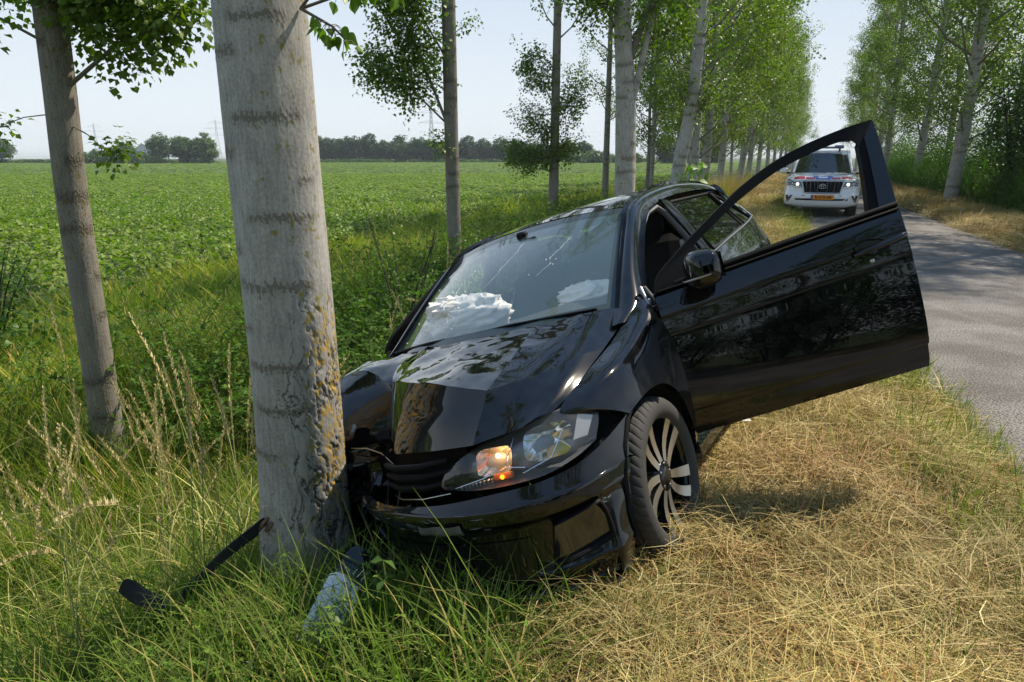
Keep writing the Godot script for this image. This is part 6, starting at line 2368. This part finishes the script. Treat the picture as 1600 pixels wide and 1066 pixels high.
# ---------------------------------------------------------------- single plants
func build_plants() -> void:
	rng.seed = 88
	# nettle in front of the bumper
	var n := 0
	for e in [[-.47, -2.02, .44, "tall nettle with toothed hanging leaves before the broken panel"], [-.60, -1.92, .34, "shorter nettle left of the tall one before the broken panel"]]:
		var o := thing("nettle", e[3], "plant", Transform3D(Basis(), gp(e[0], e[1])))
		var b := MB.new()
		var path := []
		for k in 7:
			var f := k / 6.0
			path.append(Vector3(.05 * sin(f * 2.0 + n), f * e[2], .04 * f))
		b.tube(path, [.004, .004, .0035, .003, .003, .0025, .002], 5)
		part("stem", b.build(), mat("nettle_stem", lin(.16, .20, .06), .7), o)
		for k in 7:
			for s in [0.0, PI]:
				var a: float = k * PI / 2 + s + .4
				var q := MB.new()
				leaf(q, path[k], Vector3(cos(a), -.25 - .1 * (6 - k) / 6.0, sin(a)).normalized(), .085 * (1.1 - .07 * k), .55, Color(.10, .18, .035))
				part("leaf", q.build(), leaf_mat, o)
		n += 1
	# broad-leaved suckers behind the roof
	for e in [[2.95, -14.6, 1.25, "bright broad-leaved sucker between the pale poplars behind the car roof"], [4.35, -17.0, 1.45, "bright broad-leaved sucker at the foot of the kinked poplar"]]:
		var o := thing("sapling", e[3], "plant", Transform3D(Basis(), gp(e[0], e[1])))
		for k in 7:
			var b := MB.new()
			var a := k * 2.4
			var tip := Vector3(cos(a) * .32, e[2] * rng.randf_range(.75, 1.1), sin(a) * .32)
			b.tube([Vector3.ZERO, tip * .5 + Vector3(0, .06, 0), tip], [.012, .009, .004], 5)
			part("stem", b.build(), mat("nettle_stem", lin(.16, .20, .06), .7), o)
			for i in 7:
				var f := lerpf(.35, 1.0, i / 6.0)
				var q := MB.new()
				var c := rng.randf() * TAU
				broad_leaf(q, tip * f, Vector3(cos(c), rng.randf_range(-.5, .3), sin(c)).normalized(), rng.randf_range(.16, .24), Color(.13, .27, .035))
				part("leaf", q.build(), leaf_mat, o)
	# straggling young shrub with a bare twig in the ditch
	for e in [[-1.28, -8.0, 2.1, "straggling young shrub with a bare dark twig in the ditch"], [-.30, -9.6, 1.5, "upright young shrub by the bare grey trunk behind the windscreen"], [-5.2, -6.6, 1.2, "dark leafy shrub at the left edge beyond the slender poplar"]]:
		var o := thing("shrub", e[3], "shrub", Transform3D(Basis(), gp(e[0], e[1])))
		var b := MB.new()
		var xs := []
		var cs := []
		for k in 9:
			var a := k * 2.4
			var tip := Vector3(cos(a) * .45, e[2] * rng.randf_range(.5, 1.0), sin(a) * .45)
			b.tube([Vector3.ZERO, tip * .5 + Vector3(0, .1, 0), tip], [.012, .008, .003], 5)
			for i in 7:
				var f := rng.randf_range(.3, 1.0)
				xs.append(Transform3D(Basis(Vector3.UP, rng.randf() * TAU).scaled_local(Vector3.ONE * rng.randf_range(.3, .55)), tip * f + Vector3(rng.randfn(0, .08), 0, rng.randfn(0, .08))))
				cs.append(Color(.7, .85, .7) * rng.randf_range(.7, 1.2))
		b.tube([Vector3(0, .4, 0), Vector3(.18, 1.0, .1), Vector3(.36, 1.42, .1), Vector3(.40, 1.62, .1)], [.012, .010, .007, .002], 6)
		part("stems", b.build(), mat("dark_twig", lin(.04, .03, .025), .8), o)
		scatter("foliage", clumps[1], leaf_mat, o, xs, cs)
	# tussock of dry grass on the verge ahead
	for e in [[7.5, -24.0, 1.0, "big tussock of tall straw-coloured grass on the left verge"], [8.5, -27.0, .8, "smaller straw-coloured tussock behind the big one"]]:
		var o := thing("grass_tussock", e[3], "grass", Transform3D(Basis(), gp(e[0], e[1])))
		var b := MB.new()
		for k in 520:
			var a := rng.randf() * TAU
			var r: float = sqrt(rng.randf()) * .9 * e[2]
			blade(b, Vector3(cos(a) * r, 0, sin(a) * r), a + rng.randfn(0, .7), rng.randf_range(.7, 1.35) * e[2], .012, .1, rng.randf_range(.3, 1.2), Color(.42, .35, .17) * rng.randf_range(.75, 1.25), 4)
		tag(part("blades", b.build(), grass_mat("dry_grass", Color(.5, .45, .25)), o), "", "", "", "stuff")
	# big dark bush closing the right edge of the picture
	var o := thing("big_bush", "tall dark bush at the right edge overhanging the verge", "bush", Transform3D(Basis(), at_st(ROAD_W + 2.5, 19.6)))
	var xs := []
	var cs := []
	var b := MB.new()
	for k in 6:
		var a := k * 1.1
		b.tube([Vector3(0, -.3, 0), Vector3(cos(a) * .6, 1.6, sin(a) * .6), Vector3(cos(a) * 1.1, 3.6, sin(a) * 1.1)], [.06, .04, .01], 6)
	for k in 900:
		var d := Vector3(rng.randfn(0, 1), rng.randfn(0, 1), rng.randfn(0, 1)).normalized() * pow(rng.randf(), .4)
		d *= 1.0 + .5 * nz.get_noise_3d(d.x * 90.0, d.y * 90.0, d.z * 90.0)
		xs.append(Transform3D(Basis(Vector3.UP, rng.randf() * TAU).scaled_local(Vector3.ONE * rng.randf_range(.8, 1.2)), Vector3(d.x * 1.5, 2.3 + d.y * 2.3, d.z * 1.5)))
		cs.append(Color(.5, .66, .6) * rng.randf_range(.6, 1.1))
	part("stems", b.build(), mat("dark_twig", lin(.04, .03, .025), .8), o)
	scatter("foliage", clumps[0], leaf_mat, o, xs, cs)
	# unseen bushes behind the camera, placed to darken what the door mirrors
	for e in [[-6.0, 7.0], [-9.0, 6.0], [-13.0, 7.0], [-18.0, 6.2], [-24.0, 1.0], [-25.0, 4.5], [-15.0, -2.6], [-21.0, -3.5], [-9.0, -3.6]]:
		var q: Node3D = o.duplicate()
		q.name = numbered("big_bush")
		add_child(q)
		q.position = at_st(e[1], e[0])
		q.rotation.y = e[0]
		q.scale = Vector3(1.3, .95, 1.3)
		tag(q, "unseen dense bush behind the camera, darkening the reflection in the open door", "bush", "unseen bushes behind the camera")
